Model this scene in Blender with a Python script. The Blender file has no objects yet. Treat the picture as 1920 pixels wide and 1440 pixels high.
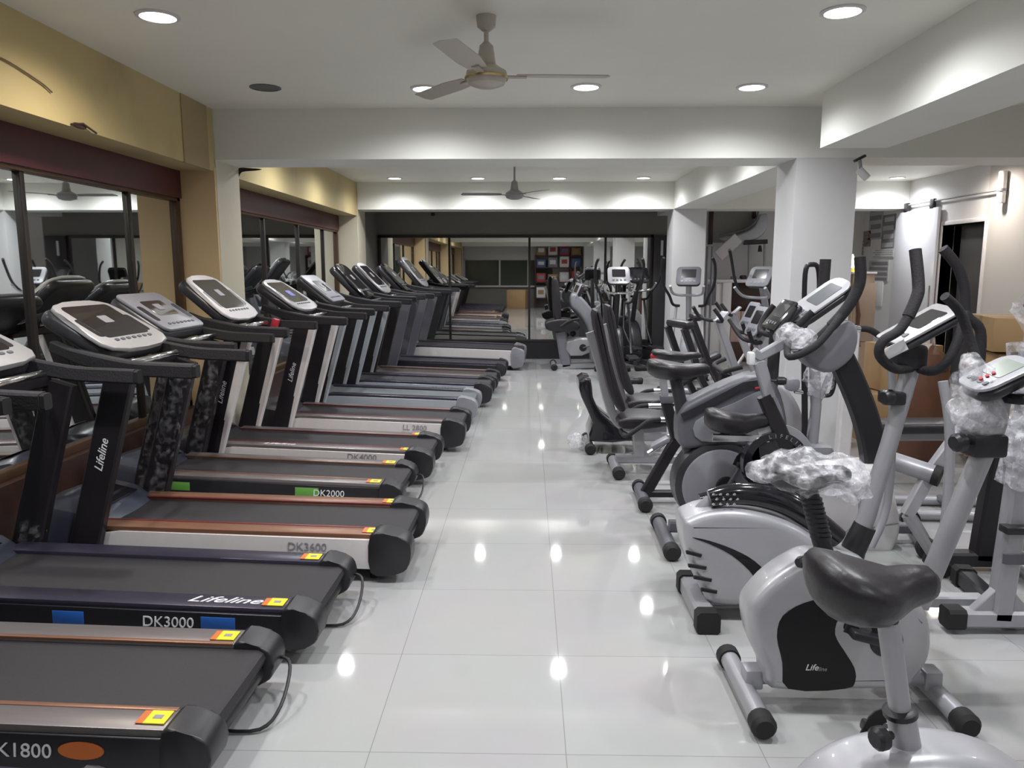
import bpy, bmesh, math, random
from mathutils import Vector, Matrix, noise
random.seed(4)
SC = bpy.context.scene
COL = SC.collection
# ------------------------------------------------------------------ camera
FPX, PITCH, YAW, EYE = 1430.0, math.radians(8.55), math.radians(1.2), 1.46
cp, sp, cy_, sy_ = math.cos(PITCH), math.sin(PITCH), math.cos(YAW), math.sin(YAW)
FW = Vector((-sy_*cp, cy_*cp, -sp)); RT = Vector((cy_, sy_, 0)); UP = Vector((-sy_*sp, cy_*sp, cp))
def at(px, py, Y):                       # photograph pixel -> point on the upright plane at depth Y
    r = FW + RT*((px-960)/FPX) + UP*((720-py)/FPX)
    t = Y/r.y
    return Vector((r.x*t, Y, EYE+r.z*t))
def atx(px, py, X):                      # the same on the upright plane at side position X
    r = FW + RT*((px-960)/FPX) + UP*((720-py)/FPX); t = X/r.x
    return Vector((X, r.y*t, EYE+r.z*t))
def ats(Y, *pts): return [at(p[0], p[1], p[2] if len(p) > 2 else Y) for p in pts]
cam = bpy.data.objects.new('camera', bpy.data.cameras.new('camera')); COL.objects.link(cam)
cam.data.sensor_width = 36; cam.data.lens = FPX/1920*36; cam.data.clip_start = .05
m = Matrix((RT, UP, -FW)).transposed().to_4x4(); m.translation = Vector((0, 0, EYE)); cam.matrix_world = m
SC.camera = cam
# ------------------------------------------------------------------ materials
MATS = {}
def mat(name, col, rough=.5, metal=0, var=.06, scale=30, bump=0, spec=.5, coat=0, emit=0, alpha=1, stretch=None):
    if name in MATS: return MATS[name]
    M = bpy.data.materials.new(name); M.use_nodes = True; N = M.node_tree.nodes; L = M.node_tree.links
    b = N['Principled BSDF']; b.inputs['Roughness'].default_value = rough; b.inputs['Metallic'].default_value = metal
    b.inputs['Specular IOR Level'].default_value = spec; b.inputs['Coat Weight'].default_value = coat
    tc = N.new('ShaderNodeTexCoord'); mp = N.new('ShaderNodeMapping'); L.new(tc.outputs['Object'], mp.inputs[0])
    if stretch: mp.inputs['Scale'].default_value = stretch
    nz = N.new('ShaderNodeTexNoise'); nz.inputs['Scale'].default_value = scale; nz.inputs['Detail'].default_value = 4
    L.new(mp.outputs[0], nz.inputs['Vector'])
    mx = N.new('ShaderNodeMix'); mx.data_type = 'RGBA'
    mx.inputs[6].default_value = (*[c*(1-var) for c in col], 1); mx.inputs[7].default_value = (*[min(1, c*(1+var)) for c in col], 1)
    L.new(nz.outputs['Fac'], mx.inputs[0]); L.new(mx.outputs[2], b.inputs['Base Color'])
    if bump:
        bp = N.new('ShaderNodeBump'); bp.inputs['Strength'].default_value = bump; bp.inputs['Distance'].default_value = .01
        L.new(nz.outputs['Fac'], bp.inputs['Height']); L.new(bp.outputs[0], b.inputs['Normal'])
    if emit:
        b.inputs['Emission Color'].default_value = (*col, 1); b.inputs['Emission Strength'].default_value = emit
    if alpha < 1: b.inputs['Alpha'].default_value = alpha
    MATS[name] = M; return M
black = mat('black_powder_paint', (.013, .011, .014), .42, bump=.05, scale=200)
blackp = mat('black_plastic', (.016, .015, .019), .38)
gloss = mat('glossy_black_plastic', (.01, .009, .013), .12, coat=.5)
hoodm = mat('dark_blue_grey_plastic', (.05, .055, .08), .3, coat=.2)
hoodk = mat('charcoal_plastic', (.03, .03, .036), .33)
foam = mat('black_foam_grip', (.018, .016, .019), .75, bump=.3, scale=120)
rub = mat('black_rubber', (.012, .011, .012), .7)
beltm = mat('treadmill_belt_rubber', (.017, .0145, .0175), .62, var=.15, scale=400, bump=.25)
beltg = mat('grey_belt_rubber', (.10, .115, .125), .6, var=.12, scale=300, bump=.2)
vinyl = mat('black_vinyl', (.020, .017, .021), .4, bump=.08, scale=90)
consil = mat('console_silver_paint', (.42, .41, .42), .35, .3); silver = mat('silver_paint', (.43, .43, .46), .34, .3, var=.04, coat=.3)
tubeg = mat('grey_tube_paint', (.36, .36, .39), .36, .3, var=.05)
whitep = mat('white_plastic', (.66, .64, .65), .35)
whites = mat('white_side_panel', (.64, .60, .60), .4)
silvers = mat('silver_side_panel', (.42, .45, .49), .35, .3)
greyp = mat('grey_plastic', (.23, .23, .26), .4)
midg = mat('mid_grey_plastic', (.11, .11, .13), .4)
chrome = mat('chrome', (.8, .8, .82), .12, 1, var=.02)
orange = mat('copper_orange_strip', (.24, .12, .075), .35, .4, var=.2, scale=6, stretch=(1, 8, 8))
redd = mat('dark_red_edge', (.13, .02, .02), .4); greystrip = mat('brushed_grey_strip', (.20, .18, .18), .35, .5, var=.15, scale=6, stretch=(1, 8, 8))
darkstrip = mat('dark_violet_strip', (.05, .045, .07), .3, .4, var=.1)
redm = mat('red_plastic', (.42, .02, .035), .4)
yel = mat('yellow_sticker', (.75, .62, .02), .5); blk_ink = mat('black_ink', (.01, .01, .01), .6)
orst = mat('orange_sticker', (.55, .14, .03), .45); blst = mat('blue_sticker', (.02, .11, .42), .45)
grst = mat('green_sticker', (.12, .33, .06), .5); whink = mat('white_ink', (.75, .75, .78), .5); gyink = mat('grey_ink', (.25, .24, .26), .5)
screen = mat('dark_console_screen', (.022, .02, .024), .1, coat=1)
blscreen = mat('lit_blue_lcd', (.12, .12, .45), .2, emit=.35)
lcd = mat('grey_green_lcd', (.22, .25, .22), .2)
paper = mat('white_paper', (.72, .72, .74), .7)
card = mat('cardboard', (.36, .23, .11), .75, var=.12, scale=8)
woodd = mat('dark_brown_laminate', (.045, .022, .018), .35, var=.25, scale=5, stretch=(1, 8, 1))
maroon = mat('maroon_laminate', (.075, .016, .02), .4, var=.2, scale=4)
leather = mat('brown_leather', (.10, .04, .02), .45, var=.3, scale=12)
pinkw = mat('pinkish_pale_wood', (.42, .30, .26), .5, var=.1, scale=6)
# clear crumpled film
def film(lo=.12, hi=.6):
    M = bpy.data.materials.new('clear_plastic_film'); M.use_nodes = True; N = M.node_tree.nodes; L = M.node_tree.links
    out = N['Material Output']; b = N['Principled BSDF']; b.inputs['Base Color'].default_value = (.85, .85, .9, 1); b.inputs['Roughness'].default_value = .16
    nz = N.new('ShaderNodeTexNoise'); nz.inputs['Scale'].default_value = 26; nz.inputs['Detail'].default_value = 3
    tc = N.new('ShaderNodeTexCoord'); L.new(tc.outputs['Object'], nz.inputs['Vector'])
    bp = N.new('ShaderNodeBump'); bp.inputs['Strength'].default_value = .9; bp.inputs['Distance'].default_value = .02
    L.new(nz.outputs['Fac'], bp.inputs['Height']); L.new(bp.outputs[0], b.inputs['Normal'])
    rp = N.new('ShaderNodeValToRGB'); rp.color_ramp.elements[0].position = .42; rp.color_ramp.elements[0].color = (lo,)*3+(1,)
    rp.color_ramp.elements[1].position = .68; rp.color_ramp.elements[1].color = (hi,)*3+(1,)
    L.new(nz.outputs['Fac'], rp.inputs[0]); L.new(rp.outputs[0], b.inputs['Alpha'])
    return M
filmm = film(); filmt = film(.0, .16); panelk = mat('black_side_panel', (.008, .007, .009), .35, spec=.3)
def mirror_mat(name, col):
    M = bpy.data.materials.new(name); M.use_nodes = True; b = M.node_tree.nodes['Principled BSDF']
    b.inputs['Base Color'].default_value = (*col, 1); b.inputs['Metallic'].default_value = 1; b.inputs['Roughness'].default_value = .015
    return M
# ------------------------------------------------------------------ mesh helper
CUR = [Matrix.Identity(4)]
def wm(o):
    M = o.matrix_basis.copy()
    while o.parent: o = o.parent; M = o.matrix_basis @ M
    return M
class MB:
    def __init__(s): s.bm = bmesh.new()
    def _bev(s, edges, off, seg):
        bmesh.ops.bevel(s.bm, geom=list(edges), offset=off, segments=seg, profile=.5, affect='EDGES', clamp_overlap=True)
    def box(s, c, d, bev=.004, M=None, seg=2):
        q = Matrix.Translation(c) @ (M.to_4x4() if M else Matrix.Identity(4)) @ Matrix.Diagonal((d[0], d[1], d[2], 1))
        r = bmesh.ops.create_cube(s.bm, size=1, matrix=q)
        if bev: s._bev({e for v in r['verts'] for e in v.link_edges}, min(bev, min(d)*.45), seg)
        return s
    def bx(s, x0, x1, y0, y1, z0, z1, bev=.004): return s.box(((x0+x1)/2, (y0+y1)/2, (z0+z1)/2), (abs(x1-x0), abs(y1-y0), abs(z1-z0)), bev)
    def shell(s, pts, vec, r, n=5):
        vec = Vector(vec); T_ = vec.length; d = vec.normalized(); P = [Vector(p) for p in pts]; k = len(P); r = min(r, T_*.49)
        nr = Vector((0, 0, 0))
        for i in range(k): nr += P[i].cross(P[(i+1) % k])
        sg = 1 if nr.dot(d) > 0 else -1
        N = [((P[(i+1) % k]-P[i-1]).normalized().cross(d))*sg for i in range(k)]
        prof = [(r*(1-math.sin(a)), r*(1-math.cos(a))) for a in [math.pi/2*j/n for j in range(n+1)]]
        prof += [(i_, T_-z) for i_, z in prof[::-1]]
        return s.loft([[P[i]-N[i]*ins+d*z for i in range(k)] for ins, z in prof])
    def prism(s, pts, vec, bev=0, seg=3, both=True):
        if bev >= .015 and len(pts) >= 18: return s.shell(pts, vec, bev)
        vec = Vector(vec); a = [s.bm.verts.new(Vector(p)) for p in pts]; b = [s.bm.verts.new(Vector(p)+vec) for p in pts]
        n = len(a); f1 = s.bm.faces.new(a[::-1]); f2 = s.bm.faces.new(b)
        for i in range(n): s.bm.faces.new((a[i], a[(i+1) % n], b[(i+1) % n], b[i]))
        if bev: s._bev(set(f1.edges) | (set(f2.edges) if both else set()), bev, seg)
        return s
    def tube(s, pts, r, seg=12, prof=None, up=None, caps=True, r2=None):
        # prof None: round; (a,b): rectangle half sizes, a along 'side', b along 'up'
        pts = [Vector(p) for p in pts]; n = len(pts); rings = []
        t0 = (pts[1]-pts[0]).normalized(); nrm = Vector(up) if up else (Vector((0, 0, 1)) if abs(t0.z) < .9 else Vector((1, 0, 0)))
        for i, p in enumerate(pts):
            t = ((pts[min(i+1, n-1)]-p).normalized()+(p-pts[max(i-1, 0)]).normalized()).normalized()
            nrm = (nrm-t*nrm.dot(t)).normalized(); sd = t.cross(nrm)
            rr = r[i] if isinstance(r, (list, tuple)) else r
            if prof:
                c = min(prof)*.3; a, b = prof[0]*rr, prof[1]*rr; c *= rr
                o = [(a, b-c), (a-c, b), (-a+c, b), (-a, b-c), (-a, -b+c), (-a+c, -b), (a-c, -b), (a, -b+c)]
            else: o = [(rr*math.cos(2*math.pi*k/seg), (r2 or 1)*rr*math.sin(2*math.pi*k/seg)) for k in range(seg)]
            rings.append([s.bm.verts.new(p+sd*u+nrm*v) for u, v in o])
        k = len(rings[0])
        for A, B in zip(rings, rings[1:]):
            for j in range(k): s.bm.faces.new((A[j], A[(j+1) % k], B[(j+1) % k], B[j]))
        if caps: s.bm.faces.new(rings[0][::-1]); s.bm.faces.new(rings[-1])
        return s
    def loft(s, rings, caps=True):
        R = [[s.bm.verts.new(Vector(p)) for p in r] for r in rings]; k = len(R[0])
        for A, B in zip(R, R[1:]):
            for j in range(k): s.bm.faces.new((A[j], A[(j+1) % k], B[(j+1) % k], B[j]))
        if caps: s.bm.faces.new(R[0][::-1]); s.bm.faces.new(R[-1])
        return s
    def lathe(s, prof, c, axis=(0, 0, 1), seg=24):
        ax = Vector(axis).normalized(); u = ax.orthogonal().normalized(); v = ax.cross(u); c = Vector(c)
        rings = [[c+ax*h+(u*math.cos(2*math.pi*k/seg)+v*math.sin(2*math.pi*k/seg))*max(r, .0004) for k in range(seg)] for r, h in prof]
        return s.loft(rings)
    def blob(s, c, d, M=None, sub=3):
        q = Matrix.Translation(c) @ (M.to_4x4() if M else Matrix.Identity(4)) @ Matrix.Diagonal((d[0], d[1], d[2], 1))
        bmesh.ops.create_icosphere(s.bm, subdivisions=sub, radius=.5, matrix=q); return s
    def crumple(s, amp, f=14, sub=0):
        if sub: bmesh.ops.subdivide_edges(s.bm, edges=s.bm.edges[:], cuts=sub, use_grid_fill=True)
        s.bm.normal_update()
        for v in s.bm.verts: v.co += v.normal*amp*noise.noise(v.co*f) + noise.noise_vector(v.co*f*1.7)*amp*.5
        return s
    def obj(s, name, material, parent=None, label=None, smooth=True, ang=38):
        s.bm.transform(CUR[-1])
        if parent is not None: s.bm.transform(wm(parent).inverted())
        bmesh.ops.recalc_face_normals(s.bm, faces=s.bm.faces[:])
        me = bpy.data.meshes.new(name); s.bm.to_mesh(me); s.bm.free(); me.materials.append(material)
        if smooth:
            me.shade_smooth()
            me.set_sharp_from_angle(angle=math.radians(ang))
        o = bpy.data.objects.new(name, me); COL.objects.link(o)
        if parent is not None: o.parent = parent
        if label: o['label'] = label
        return o
def thing(name, label, cat, loc, rz=0, group=None):
    o = bpy.data.objects.new(name, None); COL.objects.link(o); o.location = loc; o.rotation_euler = (0, 0, rz)
    o.empty_display_size = .1; o['label'] = label; o['category'] = cat
    if group: o['group'] = group
    bpy.context.view_layer.update(); return o
def tag(o, label, cat, group=None):
    o['label'] = label; o['category'] = cat
    if group: o['group'] = group
    return o
def struct(o): o['kind'] = 'structure'; return o
def rrect(w, h, r, n=4):
    P = []
    for cx, cy, a in ((w/2-r, h/2-r, 0), (-w/2+r, h/2-r, 90), (-w/2+r, -h/2+r, 180), (w/2-r, -h/2+r, 270)):
        for k in range(n+1): t = math.radians(a+90*k/n); P.append((cx+r*math.cos(t), cy+r*math.sin(t)))
    return P
def cr(pts, n=4, closed=False):          # Catmull-Rom through points
    pts = [Vector(p) for p in pts]; N = len(pts); out = []
    g = (lambda i: pts[i % N]) if closed else (lambda i: pts[max(0, min(N-1, i))])
    for i in range(N if closed else N-1):
        p0, p1, p2, p3 = g(i-1), g(i), g(i+1), g(i+2)
        for k in range(n):
            t = k/n; out.append(.5*((2*p1)+(p2-p0)*t+(2*p0-5*p1+4*p2-p3)*t*t+(3*p1-p0-3*p2+p3)*t**3))
    if not closed: out.append(pts[-1])
    return out
def frame(o, x, y):                      # matrix with origin o, x and y directions
    x = Vector(x).normalized(); z = x.cross(Vector(y)).normalized(); y = z.cross(x)
    M = Matrix((x, y, z)).transposed().to_4x4(); M.translation = Vector(o); return M
def text(s, size, F, material, parent, name='lettering', shear=0, ext=.0012, sx=1, align='CENTER', label=None):
    cu = bpy.data.curves.new('t', 'FONT'); cu.body = s; cu.size = size; cu.extrude = ext; cu.shear = shear; cu.align_x = align; cu.align_y = 'CENTER'
    cu.resolution_u = 3
    to = bpy.data.objects.new('t', cu); COL.objects.link(to); bpy.context.view_layer.update()
    me = bpy.data.meshes.new_from_object(to); bpy.data.objects.remove(to)
    me.transform(Matrix.Diagonal((sx, 1, 1, 1)))
    M = CUR[-1] @ F
    if parent is not None: M = wm(parent).inverted() @ M
    me.transform(M); me.materials.clear(); me.materials.append(material)
    o = bpy.data.objects.new(name, me); COL.objects.link(o); o.parent = parent
    if label: o['label'] = label
    return o
# ------------------------------------------------------------------ the room
XL, XR, YB, YR, HC, HB = -2.78, 5.38, 12.57, -4.6, 2.69, 2.31
def paint(name, col, var=.03, stain=0, scol=(.2, .15, .1)):
    M = mat(name, col, .55, var=var, scale=3, bump=.03)
    if stain:
        N = M.node_tree.nodes; L = M.node_tree.links; b = N['Principled BSDF']; src = b.inputs['Base Color'].links[0].from_socket
        nz = N.new('ShaderNodeTexNoise'); nz.inputs['Scale'].default_value = 1.7; nz.inputs['Detail'].default_value = 6
        tc = N.new('ShaderNodeTexCoord'); L.new(tc.outputs['Object'], nz.inputs['Vector'])
        rp = N.new('ShaderNodeValToRGB'); rp.color_ramp.elements[0].position = .55; rp.color_ramp.elements[1].position = .75
        rp.color_ramp.elements[0].color = (0, 0, 0, 1); rp.color_ramp.elements[1].color = (stain,)*3+(1,); L.new(nz.outputs['Fac'], rp.inputs[0])
        mx = N.new('ShaderNodeMix'); mx.data_type = 'RGBA'; L.new(rp.outputs[0], mx.inputs[0]); L.new(src, mx.inputs[6]); mx.inputs[7].default_value = (*scol, 1)
        L.new(mx.outputs[2], b.inputs['Base Color'])
    return M
ceilm = paint('ceiling_paint', (.84, .83, .755)); beamm = paint('white_beam_paint', (.80, .80, .755))
yelm = paint('yellow_wall_paint', (.53, .43, .21), .05, .6, (.34, .25, .13)); tanm = paint('tan_pilaster_paint', (.68, .50, .28), .05, .3, (.5, .36, .19))
creamm = paint('cream_paint', (.62, .57, .45)); greym = paint('taupe_grey_paint', (.20, .185, .17)); whitem = paint('white_wall_paint', (.66, .65, .65)); warmw = paint('warm_white_paint', (.52, .50, .48))
colm = paint('column_paint', (.66, .66, .67))
def S(name, x0, x1, y0, y1, z0, z1, m_, bev=0, kind=True):
    o = MB().bx(x0, x1, y0, y1, z0, z1, bev).obj(name, m_, smooth=False); return struct(o) if kind else o
# floor with tile joints (0.6 m square glossy tiles)
FM = bpy.data.materials.new('polished_white_tiles'); FM.use_nodes = True; N = FM.node_tree.nodes; L = FM.node_tree.links; b = N['Principled BSDF']
tc = N.new('ShaderNodeTexCoord'); mp = N.new('ShaderNodeMapping'); mp.inputs['Location'].default_value = (-.12, -.33, 0); L.new(tc.outputs['Object'], mp.inputs[0])
bk = N.new('ShaderNodeTexBrick'); bk.offset = 0; bk.squash = 1; bk.inputs['Scale'].default_value = 1; bk.inputs['Brick Width'].default_value = .6; bk.inputs['Row Height'].default_value = .6
bk.inputs['Mortar Size'].default_value = .0014; bk.inputs['Mortar Smooth'].default_value = 0
bk.inputs['Color1'].default_value = (.405, .405, .405, 1); bk.inputs['Color2'].default_value = (.39, .39, .39, 1); bk.inputs['Mortar'].default_value = (.25, .245, .24, 1)
L.new(mp.outputs[0], bk.inputs['Vector']); nz = N.new('ShaderNodeTexNoise'); nz.inputs['Scale'].default_value = 2.2; nz.inputs['Detail'].default_value = 5; L.new(tc.outputs['Object'], nz.inputs['Vector'])
mx = N.new('ShaderNodeMix'); mx.data_type = 'RGBA'; mx.blend_type = 'MULTIPLY'; mx.inputs[0].default_value = .12; L.new(bk.outputs['Color'], mx.inputs[6]); L.new(nz.outputs['Color'], mx.inputs[7]); L.new(mx.outputs[2], b.inputs['Base Color'])
b.inputs['Roughness'].default_value = .045; b.inputs['Specular IOR Level'].default_value = .55
S('floor', XL-.3, XR+1.2, YR-.3, YB+.3, -.1, 0, FM)
S('ceiling', XL-.3, XR+.3, YR-.3, YB+.3, HC, HC+.1, ceilm)
S('wall_left', XL-.25, XL, YR-.2, YB, 0, HC, yelm)
S('wall_left', XL, -2.46, YR, 11.16, 2.22, HC, yelm)            # beam above the mirrors
S('wall_back', -2.78, 2.42, YB, YB+.2, 0, HC, greym)  # grey colour has the shade behind the far beam painted in
S('wall_back', 2.42, XR+.3, YB, YB+.2, 0, HC, whitem)
S('wall_left', XL, -2.46, 11.16, YB, 0, HC, greym)  # shaded end of the left wall, its shade put into the same grey
S('wall_left', -2.462, -2.455, 11.64, YB, 0, HB, greym)
for y in (-3.96, 1.08-.47, 6.12, 11.16):
    S('ceiling', -2.47, XR, y, y+.47, HB, HC+.001, beamm)        # cross beams
    S('ceiling', 2.07, 2.54, y+.47, (y+5.04) if y < 11 else YB, HB+.001, HC+.001, beamm)
    S('wall_left', XL, -2.455, y-.03, y+.48, 0, HB-.06, creamm if y > 11 else tanm)
    S('wall_left', -2.47, -2.452, y+.0, y+.48, 0, HC-.001, creamm)
    S('wall_right', 2.07, 2.54, y, y+.47, 0, HB+.001, colm)      # columns
S('trim_1', -2.47, -2.452, 5.57, 6.0, 2.215, HC-.002, paint('brown_shade_paint', (.37, .28, .15), .05))  # thin strip coloured browner to paint in the shade beside the pilaster
# rear wall with a long window
S('wall_rear', XL, XR+.3, YR-.2, YR, 1.87, HC, whitem); S('wall_rear', XL, XR+.3, YR-.2, YR, 0, .82, greym)
for x0, x1 in ((XL, -2.5), (1.0, XR+.3)): S('wall_rear', x0, x1, YR-.2, YR, .82, 1.87, whitem)
w = thing('window_1', '', '', (-.75, YR, .82)); del w['label']; del w['category']; w['kind'] = 'structure'
g = MB(); g.bx(-2.5, 1.0, YR-.12, YR-.1, .82, 1.87, 0); g.obj('pane', mat('night_window_glass', (.09, .10, .08), .08), w)
g = MB()
for x in (-2.47, -1.1, .0, .97): g.bx(x-.03, x+.03, YR-.14, YR-.02, .82, 1.87)
g.bx(-2.5, 1, YR-.14, YR-.02, 1.81, 1.87); g.obj('window_frame', whitep, w)
MB().bx(-2.55, 1.05, YR-.14, YR+.1, .78, .84).obj('window_sill', whitep, w)
# right wall with the doorway
D0, D1, DT = 9.27, 10.2, 2.02
S('wall_right', XR, XR+.15, YR, D0, 0, HC, warmw); S('wall_right', XR, XR+.15, D1, YB, 0, HC, whitem); S('wall_right', XR, XR+.15, D0, D1, DT, HC, whitem)
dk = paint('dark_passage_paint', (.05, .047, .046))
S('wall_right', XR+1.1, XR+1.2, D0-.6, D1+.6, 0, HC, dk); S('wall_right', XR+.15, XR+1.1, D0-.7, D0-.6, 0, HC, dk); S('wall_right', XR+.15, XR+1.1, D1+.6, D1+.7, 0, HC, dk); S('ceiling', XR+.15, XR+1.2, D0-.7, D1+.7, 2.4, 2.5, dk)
d = thing('door_1', '', '', (XR, (D0+D1)/2, 0)); del d['label']; del d['category']; d['kind'] = 'structure'
g = MB(); g.bx(XR-.015, XR+.15, D0-.05, D0, 0, DT+.05); g.bx(XR-.015, XR+.15, D1, D1+.05, 0, DT+.05); g.bx(XR-.015, XR+.15, D0, D1, DT, DT+.05); g.obj('door_frame', whitep, d)
MB().bx(XR+.1, XR+.14, D0+.02, D1-.25, 0, DT).obj('door_leaf', mat('dark_door_laminate', (.035, .034, .036), .4), d)
t = thing('sliding_door', 'white sliding panel door hung beside the dark doorway', 'door', (XR-.05, 10.8, 0))
MB().bx(XR-.07, XR-.03, 10.22, 11.36, .01, 2.26, .006).obj('panel', mat('glossy_white_laminate', (.66, .67, .72), .2, var=.02), t)
MB().bx(XR-.075, XR-.068, 10.26, 10.3, .9, 1.25, .003).obj('pull_handle', chrome, t)
g = MB(); g.tube([(XR-.05, 8.95, 2.35), (XR-.05, 11.4, 2.35)], .012); g.obj('rail', greyp, t)
for y in (10.4, 11.1):
    MB().bx(XR-.075, XR-.03, y-.05, y+.05, 2.25, 2.38, .01).obj('hanger', blackp, t)
t = thing('conduit_pipe', 'short white trunking pipe above the doorway corner', 'pipe', (XR, 8.93, 2.2)); MB().tube([(XR-.05, 8.93, 2.2), (XR-.05, 8.93, 2.55)], .045).obj('pipe', whitep, t); MB().tube([(XR-.05, 8.93, 2.33), (XR-.05, 8.93, 2.36)], .052).obj('clamp', greyp, t)
# dark door at the right end of the back mirror
d = thing('door_2', '', '', (2.2, YB-.05, 0)); del d['label']; del d['category']; d['kind'] = 'structure'
MB().bx(2.02, 2.36, YB-.07, YB-.01, 0, 2.0).obj('door_leaf', mat('dark_grey_door', (.045, .044, .05), .4), d)
MB().bx(2.13, 2.17, YB-.078, YB-.069, 1.68, 1.92, .001).obj('notice', paper, d); MB().tube([(2.3, YB-.1, .95), (2.3, YB-.1, 1.15)], .012).obj('door_handle', chrome, d)
# ------------------------------------------------------------------ mirrors
mir_l = mirror_mat('left_mirror_silvering', (.80, .83, .82)); mir_b = mirror_mat('back_mirror_silvering', (.72, .73, .70))
framek = mat('black_mirror_frame', (.02, .016, .014), .4); frameb = mat('brown_mirror_frame', (.07, .035, .015), .4)
mi = [0]
def wall_mirror(label, axis, p, a0, a1, bars, z0, z1):
    t = thing('wall_mirror', label, 'mirror', (p, (a0+a1)/2, z0) if axis == 'x' else ((a0+a1)/2, p, z0))
    bars = sorted(bars); e = [a0]+bars+[a1]
    def bb(g, u0, u1, d0, d1, zz0, zz1, bev=.003):
        if axis == 'x': g.bx(p+d0, p+d1, u0, u1, zz0, zz1, bev)
        else: g.bx(u0, u1, p-d1, p-d0, zz0, zz1, bev)
        return g
    for u0, u1 in zip(e, e[1:]): bb(MB(), u0, u1, .004, .012, z0, z1, 0).obj('mirror_panel', mir_l if axis == 'x' else mir_b, t, smooth=False)
    for u in bars: bb(MB(), u-.018, u+.018, .005, .035, z0, z1).obj('mullion', framek, t)
    g = MB(); bb(g, a0, a0+.05, .003, .045, z0, z1); bb(g, a1-.05, a1, .003, .045, z0, z1); bb(g, a0, a1, .003, .045, z1-.045, z1); bb(g, a0, a1, .003, .045, z0, z0+.05)
    g.obj('frame', frameb if axis == 'x' else framek, t)
    return t
for k, (y0, y1, lb) in enumerate(((-3.45, .57, 'wall mirror behind the camera along the left wall'), (1.1, 6.08, 'large left wall mirror in the nearest bay before the tan pilaster'), (6.62, 11.12, 'left wall mirror in the second bay beyond the tan pilaster'))):
    n = (y1-y0)/1.2; bars = [y for y in (y1-.75, y1-1.88, y1-3.08, y1-4.28) if y > y0+.3] if k else [y0+1.3, y0+2.6]
    wall_mirror(lb, 'x', XL, y0, y1, bars, .36, 2.03)
    S('trim_%d' % (k+2), XL, XL+.06, y0, y1, 2.01, 2.22, maroon); S('baseboard_left', XL, XL+.10, y0, y1, 0, .36, woodd)
wall_mirror('wide dark-framed mirror filling the back wall at the aisle end', 'y', YB, -2.44, 2.02, [-1.28, .02, 1.25], .27, 2.01)
S('baseboard_back', -2.45, 2.02, YB-.06, YB, 0, .27, blackp)
# cable and cracks on the left beam
g = MB(); g.tube(cr([(-2.452, 3.3, 2.44), (-2.45, 3.55, 2.40), (-2.45, 3.68, 2.43), (-2.45, 3.95, 2.39), (-2.45, 4.05, 2.36)], 5), .004, 6)
tag(g.obj('cable', mat('dusty_cable', (.16, .10, .06), .6)), 'thin brown cable sagging along the yellow left beam', 'cable')
g = MB(); g.blob((-2.452, 4.28, 2.235), (.012, .13, .03)); g.tube([(-2.45, 4.2, 2.23), (-2.445, 4.3, 2.25), (-2.44, 4.42, 2.22)], .006, 6)
tag(g.obj('junction_clip', woodd), 'small dark clip under the yellow beam over the mirror', 'clip')
g = MB(); g.prism(cr([(-2.455+a, 6.6, 2.285+b) for a, b in ((0, -.05), (.03, -.01), (.14, .0), (.2, .012), (.12, .02), (.0, .02))], 3, True), (0, .006, 0)); tag(g.obj('cable_hole', blk_ink), 'ragged dark hole in plaster at the beam and pilaster corner', 'hole')
# ------------------------------------------------------------------ ceiling lights
glow = mat('lit_downlight_diffuser', (1, .985, .96), .5, emit=9, var=0); glowwarm = mat('warm_downlight_diffuser', (1, .86, .74), .5, emit=9, var=0)
unlit = mat('unlit_downlight', (.09, .09, .085), .4)
def downlight(x, y, lb, warm=False, on=True, pw=1.0, grp='round recessed ceiling lights'):
    t = thing('ceiling_light', lb, 'light', (x, y, HC), 0, grp)
    MB().lathe([(.105, 0), (.105, -.006), (.085, -.010), (.085, -.001)], (x, y, HC)).obj('trim_ring', whitep if on else midg, t)
    MB().lathe([(.0, -.002), (.085, -.002), (.085, -.007), (0, -.008)], (x, y, HC)).obj('diffuser', (glowwarm if warm else glow) if on else unlit, t)
    if on:
        l = bpy.data.lights.new('downlight_lamp', 'SPOT'); l.energy = 94*pw; l.spot_size = math.radians(164); l.spot_blend = 1; l.shadow_soft_size = .055
        l.color = (1, .90, .80) if warm else (.965, .975, 1)
        lo = bpy.data.objects.new('downlight_lamp', l); COL.objects.link(lo); lo.location = (x, y, HC-.03)
LTS = [(-1.82, 3.93, 'warm lit ceiling light at the near left above the treadmills', 1, 1), (1.51, 3.93, 'lit ceiling light at the near right above the bikes', 0, 1),
 (-.71, 5.47, 'lit ceiling light just left of the near fan', 0, 1), (.39, 5.44, 'lit ceiling light just right of the near fan', 0, 1), (1.52, 5.47, 'lit ceiling light at the right beside the side beam', 0, 1),
 (-1.8, 5.42, 'unlit dark ceiling light at the left before the first beam', 0, 0),
 (-1.82, 10.65, 'leftmost small lit light of the far row before the back wall', 0, 1), (-.69, 10.68, 'far row ceiling light just left of the far fan', 0, 1), (.42, 10.7, 'far row ceiling light just right of the far fan', 0, 1), (1.56, 10.68, 'rightmost light of the far row before the back wall', 0, 1),
 (5.0, 10.75, 'flat lit ceiling light over the sliding door', 0, 1), (5.0, 8.95, 'lit ceiling light above the dark doorway', 1, 1)]
for x, y, lb, wv, on in LTS: downlight(x, y, lb, wv, on, 1.15 if x > 4 else 1)
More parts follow.
